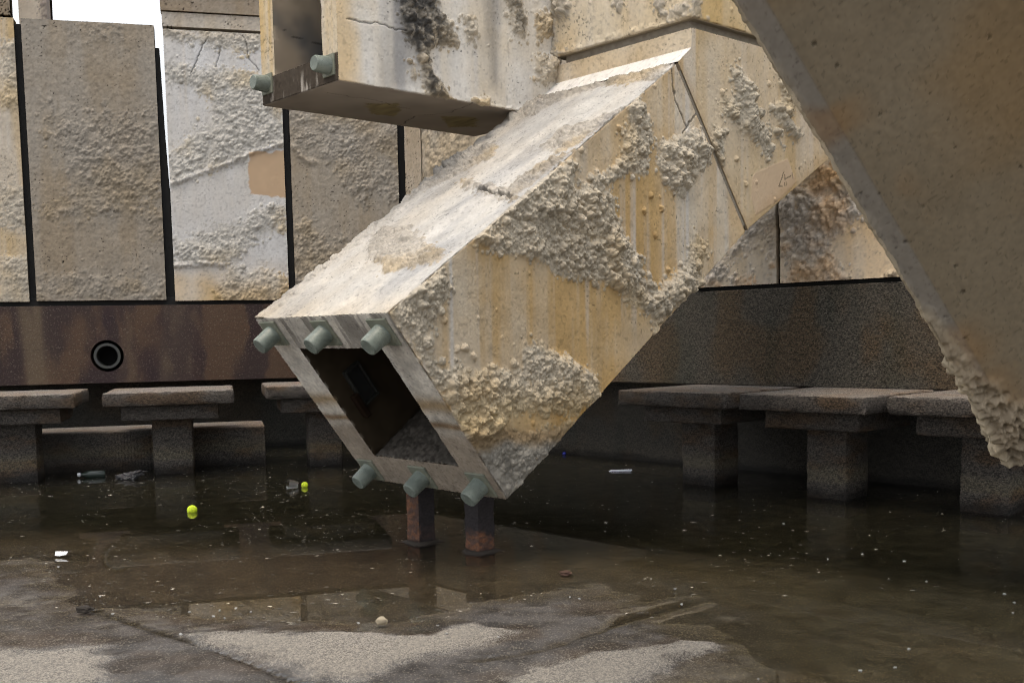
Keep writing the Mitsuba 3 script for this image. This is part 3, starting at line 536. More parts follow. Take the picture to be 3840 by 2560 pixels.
# ------------------------------------------------------------------ stepping platforms and low step
def worn(c, X, Y, hx, hy, hz, step=.03, wear=.010, seed=0):
    """a stone block with chipped, softened arrises"""
    c = np.asarray(c); gs = []
    nx, ny, nz_ = (max(3, int(2 * k / step)) for k in (hx, hy, hz))
    for (A, na, ha), (B, nb, hb), (Cc, hc) in (((X, nx, hx), (Y, ny, hy), (Z, hz)), ((X, nx, hx), (Z, nz_, hz), (Y, hy)), ((Y, ny, hy), (Z, nz_, hz), (X, hx))):
        for s in (-1, 1):
            o = c + Cc * hc * s
            g = Grid(quad(o - A * ha - B * hb, o + A * ha - B * hb, o + A * ha + B * hb, o - A * ha + B * hb), na, nb, Cc * s, lambda P, A=A, B=B: np.c_[(P - c) @ A, (P - c) @ B])
            g.h = .004 * (nf(g.q, 14, 3, seed) - .5); gs.append(g)
    v, f, _ = shell(gs, wear=wear, seed=seed)
    return v, f

def platform(c, w, p, W, D, hz, t, Wn, tn, pw, label, pwD=None):
    c = V(c[0], c[1], 0); key = 'stepping_platform'; i = 0
    while key + '__slab' in scene:
        i += 1; key = f'stepping_platform_{i:03d}'
    tag(key, label, 'platform')
    sd = int(abs(c[0]) * 100)
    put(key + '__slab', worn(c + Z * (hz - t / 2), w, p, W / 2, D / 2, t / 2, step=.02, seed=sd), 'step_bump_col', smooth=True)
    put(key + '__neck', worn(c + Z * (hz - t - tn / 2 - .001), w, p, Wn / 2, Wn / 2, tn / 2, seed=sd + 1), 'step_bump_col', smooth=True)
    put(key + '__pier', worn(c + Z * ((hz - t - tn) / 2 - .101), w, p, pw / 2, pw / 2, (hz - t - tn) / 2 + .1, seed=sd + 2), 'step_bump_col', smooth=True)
platform((-4.167, 9.011), W1, P1, 1.05, 1.0, .731, .115, .80, .128, .345, 'square grey stone platform on a pier, cut by the left edge of the photo')
platform((-2.985, 9.412), W1, P1, 1.05, 1.0, .723, .115, .79, .128, .335, 'square stone platform on a pier in front of the brown plinth, second from the left')
platform((-1.735, 9.80), W1, P1, 1.05, 1.0, .738, .112, .79, .130, .30, 'stone platform half hidden behind the open end of the leaning arm')
platform((1.478, 8.083), W2, P2, .975, 1.0, .712, .112, .71, .126, .31, 'stone platform just right of the leaning arm, its pier deepest in shadow')
platform((2.202, 7.30), W2, P2, .93, .99, .714, .112, .70, .126, .305, 'stone platform in the middle of the row of three at the right')
platform((2.962, 6.609), W2, P2, .92, .98, .719, .114, .69, .131, .302, 'stone platform partly hidden by the lumpy edge of the foreground arm')
def ribs(p, n, uv):
    w = p.x * W1[0] + p.y * W1[1]
    return dr.sin(w * 230)
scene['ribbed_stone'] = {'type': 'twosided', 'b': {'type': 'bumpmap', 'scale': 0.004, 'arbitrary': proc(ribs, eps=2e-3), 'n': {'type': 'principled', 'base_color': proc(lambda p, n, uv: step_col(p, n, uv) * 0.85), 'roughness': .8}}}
block('low_step', PL, W1, P1, -6.5, -.378, -.3, .345, -.42, .73, 'ribbed_stone', label='long low ribbed stone step behind the left platforms', cat='step')

# ------------------------------------------------------------------ the leaning hollow arm
mitB, mitT, TRu = (1.977, 1.737), (1.328, 2.629), (-.687, 1.243)
WID = 1.205
qR = lambda P: np.c_[(P - BR) @ h_, P[:, 2]]
BRp, TRp, MB, MT = ft(0, .3226), ft(*TRu), ft(*mitB), ft(*mitT)
ax = MT - TRp; ax /= np.linalg.norm(ax); gap = ax * .012
S = -n_ * WID
NL, NA, NW = 640, 285, 250
tn_ = np.cross(n_, ax); tn_ = tn_ if tn_[2] > 0 else -tn_
qT = lambda P: np.c_[(P - TRp) @ ax, -(P - TRp) @ n_]
G = Grid(quad(BRp, MB - gap, MT - gap, TRp), NL, NA, n_, qR)
G.h, mkR, toneR = relief(G.q, AREA['armR'] + AREA['armRlow'], 301, amp=.056, s=.041, dots=[p for l in AREA['armRp'] for p in l], warp=.04)
low = rough_mask(G.q, AREA['armRlow'], 305, .03)
G.h *= 1 - .5 * low; G.h += low * .006 * (nf(G.q, 90, 3, 306) - .5)
bulge = AREA['armR'][4]
crk = cracks(AREA['crack'], .004, .008)
crk(G, None)
c = concrete(G.q, G.h, mkR, toneR, 311, base=V(.58, .51, .405), stain=V(.50, .345, .165), ochre=.52, wash=.55, rough=V(.50, .45, .365), sx=11, sy=.45, blotch=1.5)
zz = G.q[:, 1] + (nf(G.q, 5, 4, 44) - .5) * .10
yel = ss(1.0, .72, zz) * (1 - ss(.62, .70, zz) * 0)
c = lerp(c, c * V(1.02, .86, .55), ss(.95, .70, zz) * .65)
c = lerp(c, V(.20, .145, .09) * (0.7 + .6 * toneR)[:, None], ss(.70, .63, zz) * .82)
c = lerp(c, V(.25, .24, .215) * (0.6 + .8 * toneR)[:, None], ss(.62, .56, zz) * .9)
dk = ss(.06, -.02, np.hypot((G.q[:, 0] - .0) * 1.0, (G.q[:, 1] - .54) * .8) - .04) * ss(.4, .6, nf(G.q, 14, 3, 46))
G.c = c * (1 - .6 * dk)[:, None]; crk(G, None, True)
Tt = Grid(quad(TRp, MT - gap, MT - gap + S, TRp + S), NL, NW, tn_, qT)
Tt.h, mkT, toneT = relief(Tt.q, AREA['armT'], 321, amp=.034, s=.040, warp=.035)
ct = cracks(AREA['crackT'], .009, .016); ct(Tt, None)
left = ss(1.03, 1.15, Tt.q[:, 1] + (nf(Tt.q, 6, 3, 3) - .5) * .2)
lh, lt = lumps(Tt.q, .045, 333); Tt.h += left * .022 * lh
Tt.c = concrete(Tt.q[:, ::-1], Tt.h, np.maximum(mkT, left * .6), toneT, 331, base=V(.49, .477, .452), stain=V(.45, .395, .32), ochre=.25, wash=.3, rough=V(.43, .395, .345), sx=5, sy=2.2, pits=1.0, blotch=2.2)
gst = ss(.46, .66, nf(Tt.q, 2.0, 4, 17, sy=4.5)); Tt.c = lerp(Tt.c, Tt.c * V(.70, .715, .75), gst * .75); Tt.h += .006 * (nf(Tt.q, 22, 4, 18) - .5) + .002 * (nf(Tt.q, 170, 1, 19) - .5); Tt.c *= (1 + .3 * (nf(Tt.q, 120, 2, 20) - .5))[:, None]
low_t = ss(.35, -.1, Tt.q[:, 0]); Tt.c = lerp(Tt.c, Tt.c * V(1.03, .965, .87), low_t)
ct(Tt, None, True)
d_ = TRp - BRp; Hh = np.linalg.norm(d_); d_ /= Hh
fn = np.cross(n_, d_); fn = fn if fn[1] < 0 else -fn
fp = lambda a, b: BRp - n_ * a + d_ * b                  # front frame: a from the right edge, b from the bottom edge
IA0, IA1, IB0, IB1 = .225, .965, .20, .95
def conc_frame(g, seed):
    q = g.q; g.h = .007 * (nf(q, 25, 4, seed) - .5) + .003 * (nf(q, 130, 2, seed + 8) - .5)
    z = g.P.reshape(-1, 3)[:, 2] + (nf(q, 6, 3, seed + 1) - .5) * .05
    c = V(.57, .535, .475) * (0.75 + .45 * nf(q, 7, 3, seed + 2))[:, None]
    str_ = ss(.5, .62, nf(q, 22, 3, seed + 3, sy=2.2)); c = lerp(c, V(.10, .09, .08), str_ * ss(1.0, 1.15, g.P.reshape(-1, 3)[:, 2]) * .65)
    c = lerp(c, V(.28, .18, .07), np.exp(-((z - .80) / .035) ** 2) * .75)
    c = lerp(c, V(.17, .10, .04), np.exp(-((z - .70) / .022) ** 2) * .85)
    c = lerp(c, V(.25, .20, .15), ss(.70, .62, z) * .8)
    sp = ss(.76, .86, nz(q, 130, seed + 5)); g.c = c * (1 - .4 * sp)[:, None] * (1 + .6 * (nf(q, 85, 3, seed + 6) - .5))[:, None] * (1 + .7 * (nf(q, 13, 4, seed + 7) - .5))[:, None]
qF = lambda P: np.c_[-(P - BRp) @ n_, (P - BRp) @ d_]
grids = [G, Tt]
def fg(a0, a1, b0, b1, nu, nv, seed):
    g = Grid(quad(fp(a0, b0), fp(a1, b0), fp(a1, b1), fp(a0, b1)), nu, nv, fn, qF); conc_frame(g, seed); grids.append(g)
fg(0, IA0, 0, Hh, 40, NA, 341); fg(IA1, WID, 0, Hh, 40, NA, 342)
fg(IA0, IA1, 0, IB0, 140, 40, 343); fg(IA0, IA1, IB1, Hh, 140, 40, 344)
# match the front edge subdivisions to the top face by resampling along the edge happens within the arris chips
Lf = Grid(quad(TRp + S, MT - gap + S, MB - gap + S, BRp + S), 150, 70, -n_, qR); Lf.c = concrete(Lf.q, Lf.h, Lf.h * 0, Lf.h * 0, 351)
Bf = Grid(quad(BRp, MB - gap, MB - gap + S, BRp + S), NL, 70, -tn_, qT); Bf.c = concrete(Bf.q, Bf.h, Bf.h * 0, Bf.h * 0, 352, base=V(.30, .27, .22))
Ef = Grid(quad(MB - gap, MT - gap, MT - gap + S, MB - gap + S), NA, NW, ax, qT); Ef.c[:] = .2
grids += [Lf, Bf, Ef]
DEEP = 1.5
ip = lambda a, b, t: fp(a, b) - fn * t
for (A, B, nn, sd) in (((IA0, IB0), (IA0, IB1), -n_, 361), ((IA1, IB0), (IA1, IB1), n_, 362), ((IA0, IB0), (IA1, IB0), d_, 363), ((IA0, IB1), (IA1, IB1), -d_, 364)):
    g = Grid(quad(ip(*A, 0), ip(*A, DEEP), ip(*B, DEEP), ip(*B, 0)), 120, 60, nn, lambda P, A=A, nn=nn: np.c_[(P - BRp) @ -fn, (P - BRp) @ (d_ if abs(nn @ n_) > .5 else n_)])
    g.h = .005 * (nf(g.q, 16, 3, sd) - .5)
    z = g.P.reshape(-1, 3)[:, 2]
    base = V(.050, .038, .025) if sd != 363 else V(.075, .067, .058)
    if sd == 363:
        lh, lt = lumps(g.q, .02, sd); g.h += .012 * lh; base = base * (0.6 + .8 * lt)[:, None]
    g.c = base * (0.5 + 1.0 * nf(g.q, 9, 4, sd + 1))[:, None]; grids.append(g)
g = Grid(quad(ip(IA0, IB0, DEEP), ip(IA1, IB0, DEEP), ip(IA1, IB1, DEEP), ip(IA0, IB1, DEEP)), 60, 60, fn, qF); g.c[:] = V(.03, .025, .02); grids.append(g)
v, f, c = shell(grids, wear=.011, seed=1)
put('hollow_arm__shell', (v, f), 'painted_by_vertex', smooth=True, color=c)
tag('hollow_arm', 'large hollow concrete arm leaning down to the water on two rusty posts, square end open', 'fountain arm')
def bolt(holder, P, axis, up, L=.118, r0=.052, r1=.046, size=.15):
    k = holder + '__bolt'
    k = put(k, rod(P - axis * .02, P + axis * L, r0, r1), 'bolt_paint', smooth=40)
    side = np.cross(axis, up)
    put(k + '__plate', bars((P + axis * .004, side, up, axis, size / 2, size / 2, .006)), 'plate_paint')
for a, b in ((1.105, 1.055), (.605, 1.05), (.118, 1.045), (1.105, .085), (.615, .085), (.128, .09)):
    bolt('hollow_arm', fp(a, b), fn, d_)
# window and bracket on the left inner side
IL = -n_ * IA1
hp = [BR * V(1, 1, 0) + h_ * u + Z * z + IL + n_ * .012 for u, z in AREA['hole']]
hc = sum(hp) / 4; e1 = hp[2] - hp[1]; e2 = hp[0] - hp[1]; l1, l2 = np.linalg.norm(e1), np.linalg.norm(e2); e1 /= l1; e2 = e2 - e1 * (e2 @ e1); e2 /= np.linalg.norm(e2)
put('hollow_arm__inner_hatch', bars((hc, e1, e2, n_, l1 / 2 - .008, l2 / 2 - .008, .004)), 'black_joint', 'dark rectangular hatch inside the open end')
put('hollow_arm__inner_hatch__frame', bars(*[(hc + e1 * s * l1 / 2, e2, e1, n_, l2 / 2 + .006, .007, .02) for s in (-1, 1)], *[(hc + e2 * s * l2 / 2, e1, e2, n_, l1 / 2 - .008, .007, .0195) for s in (-1, 1)]), 'dark_frame')
bp = [BR * V(1, 1, 0) + h_ * u + Z * z + IL + n_ * .03 for u, z in AREA['bracket']]
bc = sum(bp) / 4
scene['bracket_rust'] = {'type': 'twosided', 'b': {'type': 'diffuse', 'reflectance': {'type': 'rgb', 'value': [.022, .014, .010]}}}
put('hollow_arm__bracket', bars((bc, e1, e2, n_, .075, .02, .02)), 'bracket_rust', 'small rusty bracket below the hatch')

# posts
tanE = (mitB[1] - .3226) / mitB[0]
for i, (x, y, lab) in enumerate(((-.525, 5.915, 'left one of the two square rusty steel posts under the leaning arm'), (-.190, 5.625, 'right one of the two square rusty posts, with an orange top and foot'))):
    c = V(x, y, 0); u = (c - BR) @ h_; ztop = .3226 + u * tanE - .004
    k = put('steel_post', worn(V(x, y, (ztop - .2) / 2), n_, h_, .0575, .0575, (ztop + .2) / 2, step=.012, wear=.0035, seed=60 + i), 'rusty_steel', lab, 'post', smooth=True)
    a = np.linspace(0, 2 * np.pi, 40, endpoint=False); rr = .105 + .03 * np.sin(a * 3 + i) + .012 * np.sin(a * 7)
    mud = trimesh.convex.convex_hull(np.vstack([np.c_[x + rr * np.cos(a), y + rr * np.sin(a), np.full(40, -.01)], np.c_[x + .08 * np.cos(a), y + .08 * np.sin(a), np.full(40, .012)]]))
    put(k + '__mud_ring', mud, 'mud')

# ------------------------------------------------------------------ column and elbow that carry the arm
tag('concrete_column', 'massive stained concrete column and elbow from which the leaning arm descends', 'column')
U1 = 2.95
zb = lambda u: np.where(u < mitB[0], mitT[1] + (u - mitT[0]) / (mitB[0] - mitT[0]) * (mitB[1] - mitT[1]), mitB[1] + (u - mitB[0]) * .5696)
zt = lambda u: np.where(u < 1.458, 2.629 + (u - 1.328) / .13 * .103, 2.842)
u0 = mitT[0] + .014
def colface(u, v):
    uu = u0 + (U1 - u0) * u
    top = np.where(uu < 1.452, 2.64 + (uu - u0) / (1.452 - u0) * .09, np.where(uu < 1.462, 2.73 + (uu - 1.452) / .01 * .112, 2.842))
    bot = np.minimum(np.where(uu < mitB[0] + .014, mitT[1] + (uu - mitT[0] - .014) / (mitB[0] - mitT[0]) * (mitB[1] - mitT[1]), mitB[1] + (uu - mitB[0]) * .5696), top - .002)
    zz = bot + (top - bot) * v
    return BR * V(1, 1, 0) + h_ * uu + Z * zz
C = Grid(colface, 390, 200, n_, qR)
C.h, mkC, toneC = relief(C.q, AREA['colR'], 401, amp=.066, s=.040, dots=[p for l in AREA['colRp'] for p in l], warp=.018)
c = concrete(C.q, C.h, mkC, toneC, 411, base=V(.58, .50, .385), stain=V(.52, .385, .21), ochre=.48, wash=.3, rough=V(.46, .415, .335), sx=9, sy=.5)
pt = ss(-.004, .006, sdf(AREA['colpatch'][0], C.q) + (nz(C.q, 25, 5) - .5) * .01)
c = lerp(c, V(.55, .425, .295) * (0.95 + .1 * nf(C.q, 14, 2, 8))[:, None], pt)
C.h += .003 * pt
for ln in AREA['colmark']:
    c *= (1 - .6 * (1 - ss(.002, .006, line_dist(ln, C.q))))[:, None]
zl = ss(.12, .0, C.q[:, 1] - zb(C.q[:, 0]) + (nf(C.q, 9, 3, 5) - .5) * .1)
C.c = lerp(c, c * V(.85, .78, .68), zl * .7)
S2 = -n_ * 1.115
cu = ft(1.458, 0)
Lc = Grid(quad(ft(1.458, 2.73), ft(1.458, 2.73) + S2, ft(1.458, 2.842) + S2, ft(1.458, 2.842)), 200, 26, -h_, lambda P: np.c_[-(P - BR) @ n_, P[:, 2]])
Lc.h, mk, tone = relief(Lc.q, [], 421, amp=.03)
Lc.c = concrete(Lc.q, Lc.h, mk, tone, 421, base=V(.62, .54, .42), stain=V(.55, .42, .25), ochre=.4, wash=.3, sx=5)
Fl = Grid(quad(ft(1.328 + .014, 2.64), ft(1.328 + .014, 2.64) + S, ft(1.458, 2.735) + S, ft(1.458, 2.735)), NW, 26, np.cross(h_ * .13 + Z * .095, n_) * -1, lambda P: np.c_[-(P - BR) @ n_, P[:, 2]])
if Fl.N[0, 0, 2] < 0: Fl.N = -Fl.N; Fl.f = Fl.f[:, ::-1]
Fl.c = concrete(Fl.q, Fl.h, Fl.h * 0, Fl.h * 0, 431, base=V(.72, .71, .69), ochre=.05, wash=.4)
und = Grid(lambda u, v: colface(u, u * 0) + S * v, 390, 20, -Z, lambda P: np.c_[(P - BR) @ h_, -(P - BR) @ n_]); und.c[:] = V(.28, .24, .19)
tp = Grid(quad(ft(1.458, 2.842), ft(U1, 2.842), ft(U1, 2.842) + S2, ft(1.458, 2.842) + S2), 60, 40, Z, qT); tp.c[:] = .35
bk = Grid(lambda u, v: colface(u, v) + S, 60, 30, -n_, qR); bk.c[:] = .4
ec = Grid(quad(ft(U1, mitB[1] + (U1 - mitB[0]) * .5696), ft(U1, 2.842), ft(U1, 2.842) + S, ft(U1, mitB[1] + (U1 - mitB[0]) * .5696) + S), 60, 60, h_, qR); ec.c[:] = V(.45, .40, .32)
v, f, c = shell([C, Lc, Fl, und, tp, bk, ec], wear=.006, seed=5)
put('concrete_column__elbow', (v, f), 'painted_by_vertex', smooth=True, color=c)
# dark seal in the seam between arm and elbow
ins = .007
sd = [ft(mitT[0] - .05, mitT[1] - .03), ft(mitT[0] + .08, mitT[1] + .0), ft(mitB[0] + .06, mitB[1] + .06), ft(mitB[0] - .06, mitB[1] + .0)]
sd = [ft(mitT[0] - .06, mitT[1] - .075), ft(mitT[0] + .07, mitT[1] - .02), ft(mitB[0] + .04, mitB[1] + .055), ft(mitB[0] - .07, mitB[1] + .005)]
sm = trimesh.convex.convex_hull(np.vstack([np.array(sd) - n_ * ins, np.array(sd) - n_ * (WID - ins)]))
scene['seal_grey'] = {'type': 'twosided', 'b': {'type': 'diffuse', 'reflectance': proc(lambda p, n, uv: mix((.20, .175, .14), (.33, .29, .235), fbm(p.x * 40, p.y * 40, p.z * 40, 3)))}}
put('concrete_column__seam_seal', sm, 'seal_grey')
put('concrete_column__groove_core', bars((ft((1.50 + U1) / 2, 2.86) - n_ * (.035 + .5), h_, n_, Z, (U1 - 1.50) / 2 + .02, .5, .05)), 'seal_grey')
PRD = .012
o = n_ * PRD - h_ * PRD
Cu = Grid(quad(ft(1.458, 2.892) + o, ft(U1, 2.892) + n_ * PRD, ft(U1, 4.6) + n_ * PRD, ft(1.458, 4.6) + o), 240, 220, n_, qR)
Cu.h, mk, tone = relief(Cu.q, [[(1.40, 2.89), (1.56, 2.89), (1.53, 2.95), (1.49, 3.1), (1.40, 3.05)]], 441, amp=.04, s=.04, warp=.03)
Cu.c = concrete(Cu.q, Cu.h, mk, tone, 441, base=V(.60, .48, .31), stain=V(.56, .40, .19), ochre=.6, wash=.1, sx=6)
Cl = Grid(quad(ft(1.458, 2.892) + o, ft(1.458, 2.892) + o + S2, ft(1.458, 4.6) + o + S2, ft(1.458, 4.6) + o), 210, 220, -h_, lambda P: np.c_[-(P - BR) @ n_, P[:, 2]])
Cl.h, mk, tone = relief(Cl.q, AREA['colL'], 451, amp=.05, s=.045, warp=.03)
fr = ss(.05, .0, Cl.q[:, 1] - 2.9 + (nf(Cl.q, 22, 3, 9) - .5) * .06); lh, _ = lumps(Cl.q, .03, 454); Cl.h += fr * lh * .012
Cl.c = concrete(Cl.q, Cl.h, mk, tone, 451, base=V(.63, .56, .44), stain=V(.56, .43, .25), ochre=.42, wash=.45, sx=3, sy=1.5)
un = Grid(quad(ft(1.458, 2.892) + o, ft(U1, 2.892) + n_ * PRD, ft(U1, 2.892) + S2, ft(1.458, 2.892) + o + S2), 240, 210, -Z, qT); un.c[:] = V(.30, .25, .18)
up = Grid(quad(ft(1.458, 4.6) + o, ft(U1, 4.6) + n_ * PRD, ft(U1, 4.6) + S2, ft(1.458, 4.6) + o + S2), 240, 210, Z, qT); up.c[:] = .4
ue_ = Grid(quad(ft(U1, 2.892) + n_ * PRD, ft(U1, 2.892) + S2, ft(U1, 4.6) + S2, ft(U1, 4.6) + n_ * PRD), 60, 60, h_, qR); ue_.c[:] = V(.5, .43, .32)
ub_ = Grid(quad(ft(1.458, 2.892) + o + S2, ft(U1, 2.892) + S2, ft(U1, 4.6) + S2, ft(1.458, 4.6) + o + S2), 60, 60, -n_, qR); ub_.c[:] = V(.5, .43, .32)
v, f, c = shell([Cu, Cl, un, up, ue_, ub_], wear=.006, seed=7)
put('concrete_column__upper_block', (v, f), 'painted_by_vertex', smooth=True, color=c)

# ------------------------------------------------------------------ level arm with its open end, upper left
b_ = math.radians(42.4); bx, bw = V(math.cos(b_), math.sin(b_), 0), V(math.sin(b_), -math.cos(b_), 0)
F0 = V(-.912, 5.976, 0); BW, BL, BZ0, BZ1, TH = .812, 1.66, 2.522, 3.66, .15
fb = lambda x, y, z: F0 + bx * x - bw * y + Z * z
qS = lambda P: np.c_[(P - F0) @ bx, P[:, 2]]; qE = lambda P: np.c_[-(P - F0) @ bw, P[:, 2]]
B1 = Grid(quad(fb(0, 0, BZ0), fb(BL, 0, BZ0), fb(BL, 0, BZ1), fb(0, 0, BZ1)), 330, 225, bw, qS)
B1.h, mk, tone = relief(B1.q, AREA['Bs'], 501, amp=.05, s=.042, warp=.03)
fr = ss(.04, .0, B1.q[:, 1] - BZ0 + (nf(B1.q, 18, 3, 9) - .5) * .06) * ss(.3, .6, B1.q[:, 0]); lh, _ = lumps(B1.q, .03, 504); B1.h += fr * lh * .014
cb = cracks(AREA['Bcrack'], .004, .006); cb(B1, None)
c = concrete(B1.q, B1.h, mk, tone, 511, base=V(.68, .665, .635), stain=V(.60, .49, .32), ochre=.32, wash=.6, rough=V(.48, .43, .35), sx=6, sy=.5, pits=1.3)
c = lerp(c, c * V(1., .80, .50), ss(.16, .02, B1.q[:, 0] + (nf(B1.q, 4, 3, 5) - .5) * .2) * .7)
for p in AREA['Bstain']:
    k = ss(-.10, .10, sdf(p, B1.q) + (nf(B1.q, 14, 4, 7, sy=2) - .5) * .18)
    c = lerp(c, c * V(.30, .31, .345), k * .75)
mould = ss(-.06, .03, sdf(AREA['Bs'][0], B1.q)) * ss(1.0, .6, B1.q[:, 0]) * ss(.32, .52, nf(B1.q, 26, 3, 15)) * (.25 + .75 * mk)
c = lerp(c, V(.035, .035, .036) + c * .06, mould * .92)
m2 = np.max([ss(-.02, .04, sdf(p, B1.q)) for p in AREA['Bs'][2:4]], 0) * mk * ss(.35, .55, nf(B1.q, 24, 3, 16)); c = lerp(c, c * .28, m2 * .8)
B1.c = c; cb(B1, None, True)
def ends(a0, a1, z0, z1, nu, nv, seed, dirty):
    g = Grid(quad(fb(0, a0, z0), fb(0, a1, z0), fb(0, a1, z1), fb(0, a0, z1)), nu, nv, -bx, qE)
    g.h = .004 * (nf(g.q, 25, 3, seed) - .5)
    g.c = concrete(g.q, g.h, g.h * 0, g.h * 0, seed, base=V(.60, .56, .49), stain=V(.58, .43, .22), ochre=.5, wash=.5, sx=26, sy=.5)
    if dirty:
        k = nf(g.q, 28, 4, seed + 9, sy=6); g.c = lerp(V(.075, .062, .05) * (.6 + .8 * nf(g.q, 60, 2, 3))[:, None], V(.50, .46, .41), ss(.56, .70, k) * ss(BZ0 + .16, BZ0 + .02, g.q[:, 1]) * .8)
    return g
bg = [B1, ends(0, TH, BZ0 + TH, BZ1, 40, 195, 521, False), ends(BW - TH, BW, BZ0 + TH, BZ1, 40, 195, 522, False), ends(0, BW, BZ0, BZ0 + TH, 150, 40, 523, True)]
bb = Grid(quad(fb(0, 0, BZ0), fb(BL, 0, BZ0), fb(BL, BW, BZ0), fb(0, BW, BZ0)), 330, 150, -Z, lambda P: np.c_[(P - F0) @ bx, -(P - F0) @ bw])
bb.h = .003 * (nf(bb.q, 12, 3, 8) - .5)
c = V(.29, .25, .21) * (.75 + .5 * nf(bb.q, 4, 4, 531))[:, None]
for p in AREA['Bu']:
    k = ss(-.015, .01, sdf(p, bb.q) + (nf(bb.q, 26, 3, 4) - .5) * .06); c = lerp(c, V(.24, .195, .09) * (.45 + 1.0 * nf(bb.q, 34, 2, 6, sy=8))[:, None], k * .8)
cl = cracks([[(.12, .28), (.45, .30), (.75, .36)], [(.95, .0), (1.02, .3), (.9, .5), (1.0, .8)]], .004, .006); cl(bb, None); bb.c = c; cl(bb, None, True)
bl = Grid(quad(fb(0, BW, BZ0), fb(BL, BW, BZ0), fb(BL, BW, BZ1), fb(0, BW, BZ1)), 80, 60, -bw, qS); bl.c[:] = V(.5, .45, .38)
bt = Grid(quad(fb(0, 0, BZ1), fb(BL, 0, BZ1), fb(BL, BW, BZ1), fb(0, BW, BZ1)), 330, 60, Z, qS); bt.c[:] = V(.6, .56, .5)
bg += [bb, bl, bt]
for a, nn in ((TH, -bw), (BW - TH, bw)):
    g = Grid(quad(fb(0, a, BZ0 + TH), fb(1.5, a, BZ0 + TH), fb(1.5, a, BZ1), fb(0, a, BZ1)), 80, 100, nn, qS)
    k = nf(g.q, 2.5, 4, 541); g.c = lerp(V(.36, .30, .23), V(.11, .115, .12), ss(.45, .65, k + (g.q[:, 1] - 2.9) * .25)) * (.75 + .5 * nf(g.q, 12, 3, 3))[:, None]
    cl = cracks([[(.02, 2.93), (.3, 2.90), (.8, 2.90)]], .003, .003); cl(g, None, True); bg.append(g)
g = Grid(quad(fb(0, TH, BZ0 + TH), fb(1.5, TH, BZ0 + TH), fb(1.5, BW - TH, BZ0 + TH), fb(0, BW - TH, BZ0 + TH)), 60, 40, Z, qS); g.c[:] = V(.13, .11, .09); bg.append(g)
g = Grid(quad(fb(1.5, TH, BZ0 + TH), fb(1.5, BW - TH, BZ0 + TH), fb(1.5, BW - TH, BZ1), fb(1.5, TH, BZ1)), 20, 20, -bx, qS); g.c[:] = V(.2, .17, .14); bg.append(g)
v, f, c = shell(bg, wear=.006, seed=9)
put('hollow_arm_001__shell', (v, f), 'painted_by_vertex', smooth=True, color=c)
tag('hollow_arm_001', 'level hollow concrete arm with black mould streaks jutting out at the top left', 'fountain arm')
for a, z in ((.085, 2.615), (.745, 2.635)):
    bolt('hollow_arm_001', fb(0, a, z), -bx, Z, L=.10, r0=.052, r1=.042, size=.115)

# ------------------------------------------------------------------ dark arm in the foreground, upper right
Cb, Ct = V(1.812, 3.9, .640), V(.622, 3.05, 2.036)
ca = Ct - Cb; ca /= np.linalg.norm(ca)
vd = (Cb + Ct) / 2 - CAM; vd /= np.linalg.norm(vd)
cn = -(vd - ca * (vd @ ca)); cn /= np.linalg.norm(cn)
cs = np.cross(ca, cn); cs = cs if cs[0] > 0 else -cs
cb_ = -cn + cs * .10; cb_ /= np.linalg.norm(cb_)
LA, WA, DA = 3.6, 1.5, 1.2
C0 = Cb - ca * .02
qC = lambda P: np.c_[(P - C0) @ ca, (P - C0) @ cs]
Fc = Grid(quad(C0, C0 + ca * LA, C0 + ca * LA + cs * WA, C0 + cs * WA), 620, 330, cn, qC)
t, s = Fc.q[:, 0], Fc.q[:, 1]
wob = (nf(Fc.q, 7, 4, 601) - .5)
lo = ss(.025, -.03, s - .20 * np.clip(1 - t / .95, 0, 1) ** 1.6 - .006 + wob * (.04 + .16 * np.clip(1 - t / 1.2, 0, 1)))
a, ta = lumps(Fc.q, .052, 602, r=.7); b, tb = lumps(Fc.q, .026, 603, r=.75); c3, tc = lumps(Fc.q, .014, 604)
a = a * (.6 + .8 * nf(Fc.q, 55, 2, 618)); b = b * (.6 + .8 * nf(Fc.q, 90, 2, 619))
pore, _ = lumps(Fc.q, .030, 606, keep=.65, r=.6)
bot = ss(.7, .05, t)
rdg = 1 - np.abs(2 * nf(Fc.q, 30, 4, 627) - 1) * 2.4
Fc.h = lo * ((.006 + .022 * bot) * a + (.003 + .016 * bot) * rdg + (.004 + .012 * bot) * b + .004 * c3 - (.010 + .040 * bot) * pore * (1 - .7 * a) + .006 * (nf(Fc.q, 60, 3, 609) - .5) - .004)
bev = ss(.078, .066, s) * (1 - lo); Fc.h -= bev * (.078 - s).clip(0) * .30
hole_, _ = lumps(Fc.q, .022, 607, keep=.045, r=.28); Fc.h -= (1 - lo) * hole_ * .004
Fc.h += .0022 * (nf(Fc.q, 70, 3, 608) - .5)
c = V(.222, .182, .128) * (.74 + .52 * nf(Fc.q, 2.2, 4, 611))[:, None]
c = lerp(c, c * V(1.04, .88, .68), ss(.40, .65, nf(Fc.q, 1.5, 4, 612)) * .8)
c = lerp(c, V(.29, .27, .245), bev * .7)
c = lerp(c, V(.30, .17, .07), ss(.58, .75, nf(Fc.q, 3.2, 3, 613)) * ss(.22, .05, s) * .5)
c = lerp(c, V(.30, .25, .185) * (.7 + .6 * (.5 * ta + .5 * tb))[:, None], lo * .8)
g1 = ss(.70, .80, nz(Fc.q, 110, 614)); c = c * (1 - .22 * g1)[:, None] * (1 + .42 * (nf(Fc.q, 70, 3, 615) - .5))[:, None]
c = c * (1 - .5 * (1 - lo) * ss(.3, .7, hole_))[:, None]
Fc.c = c
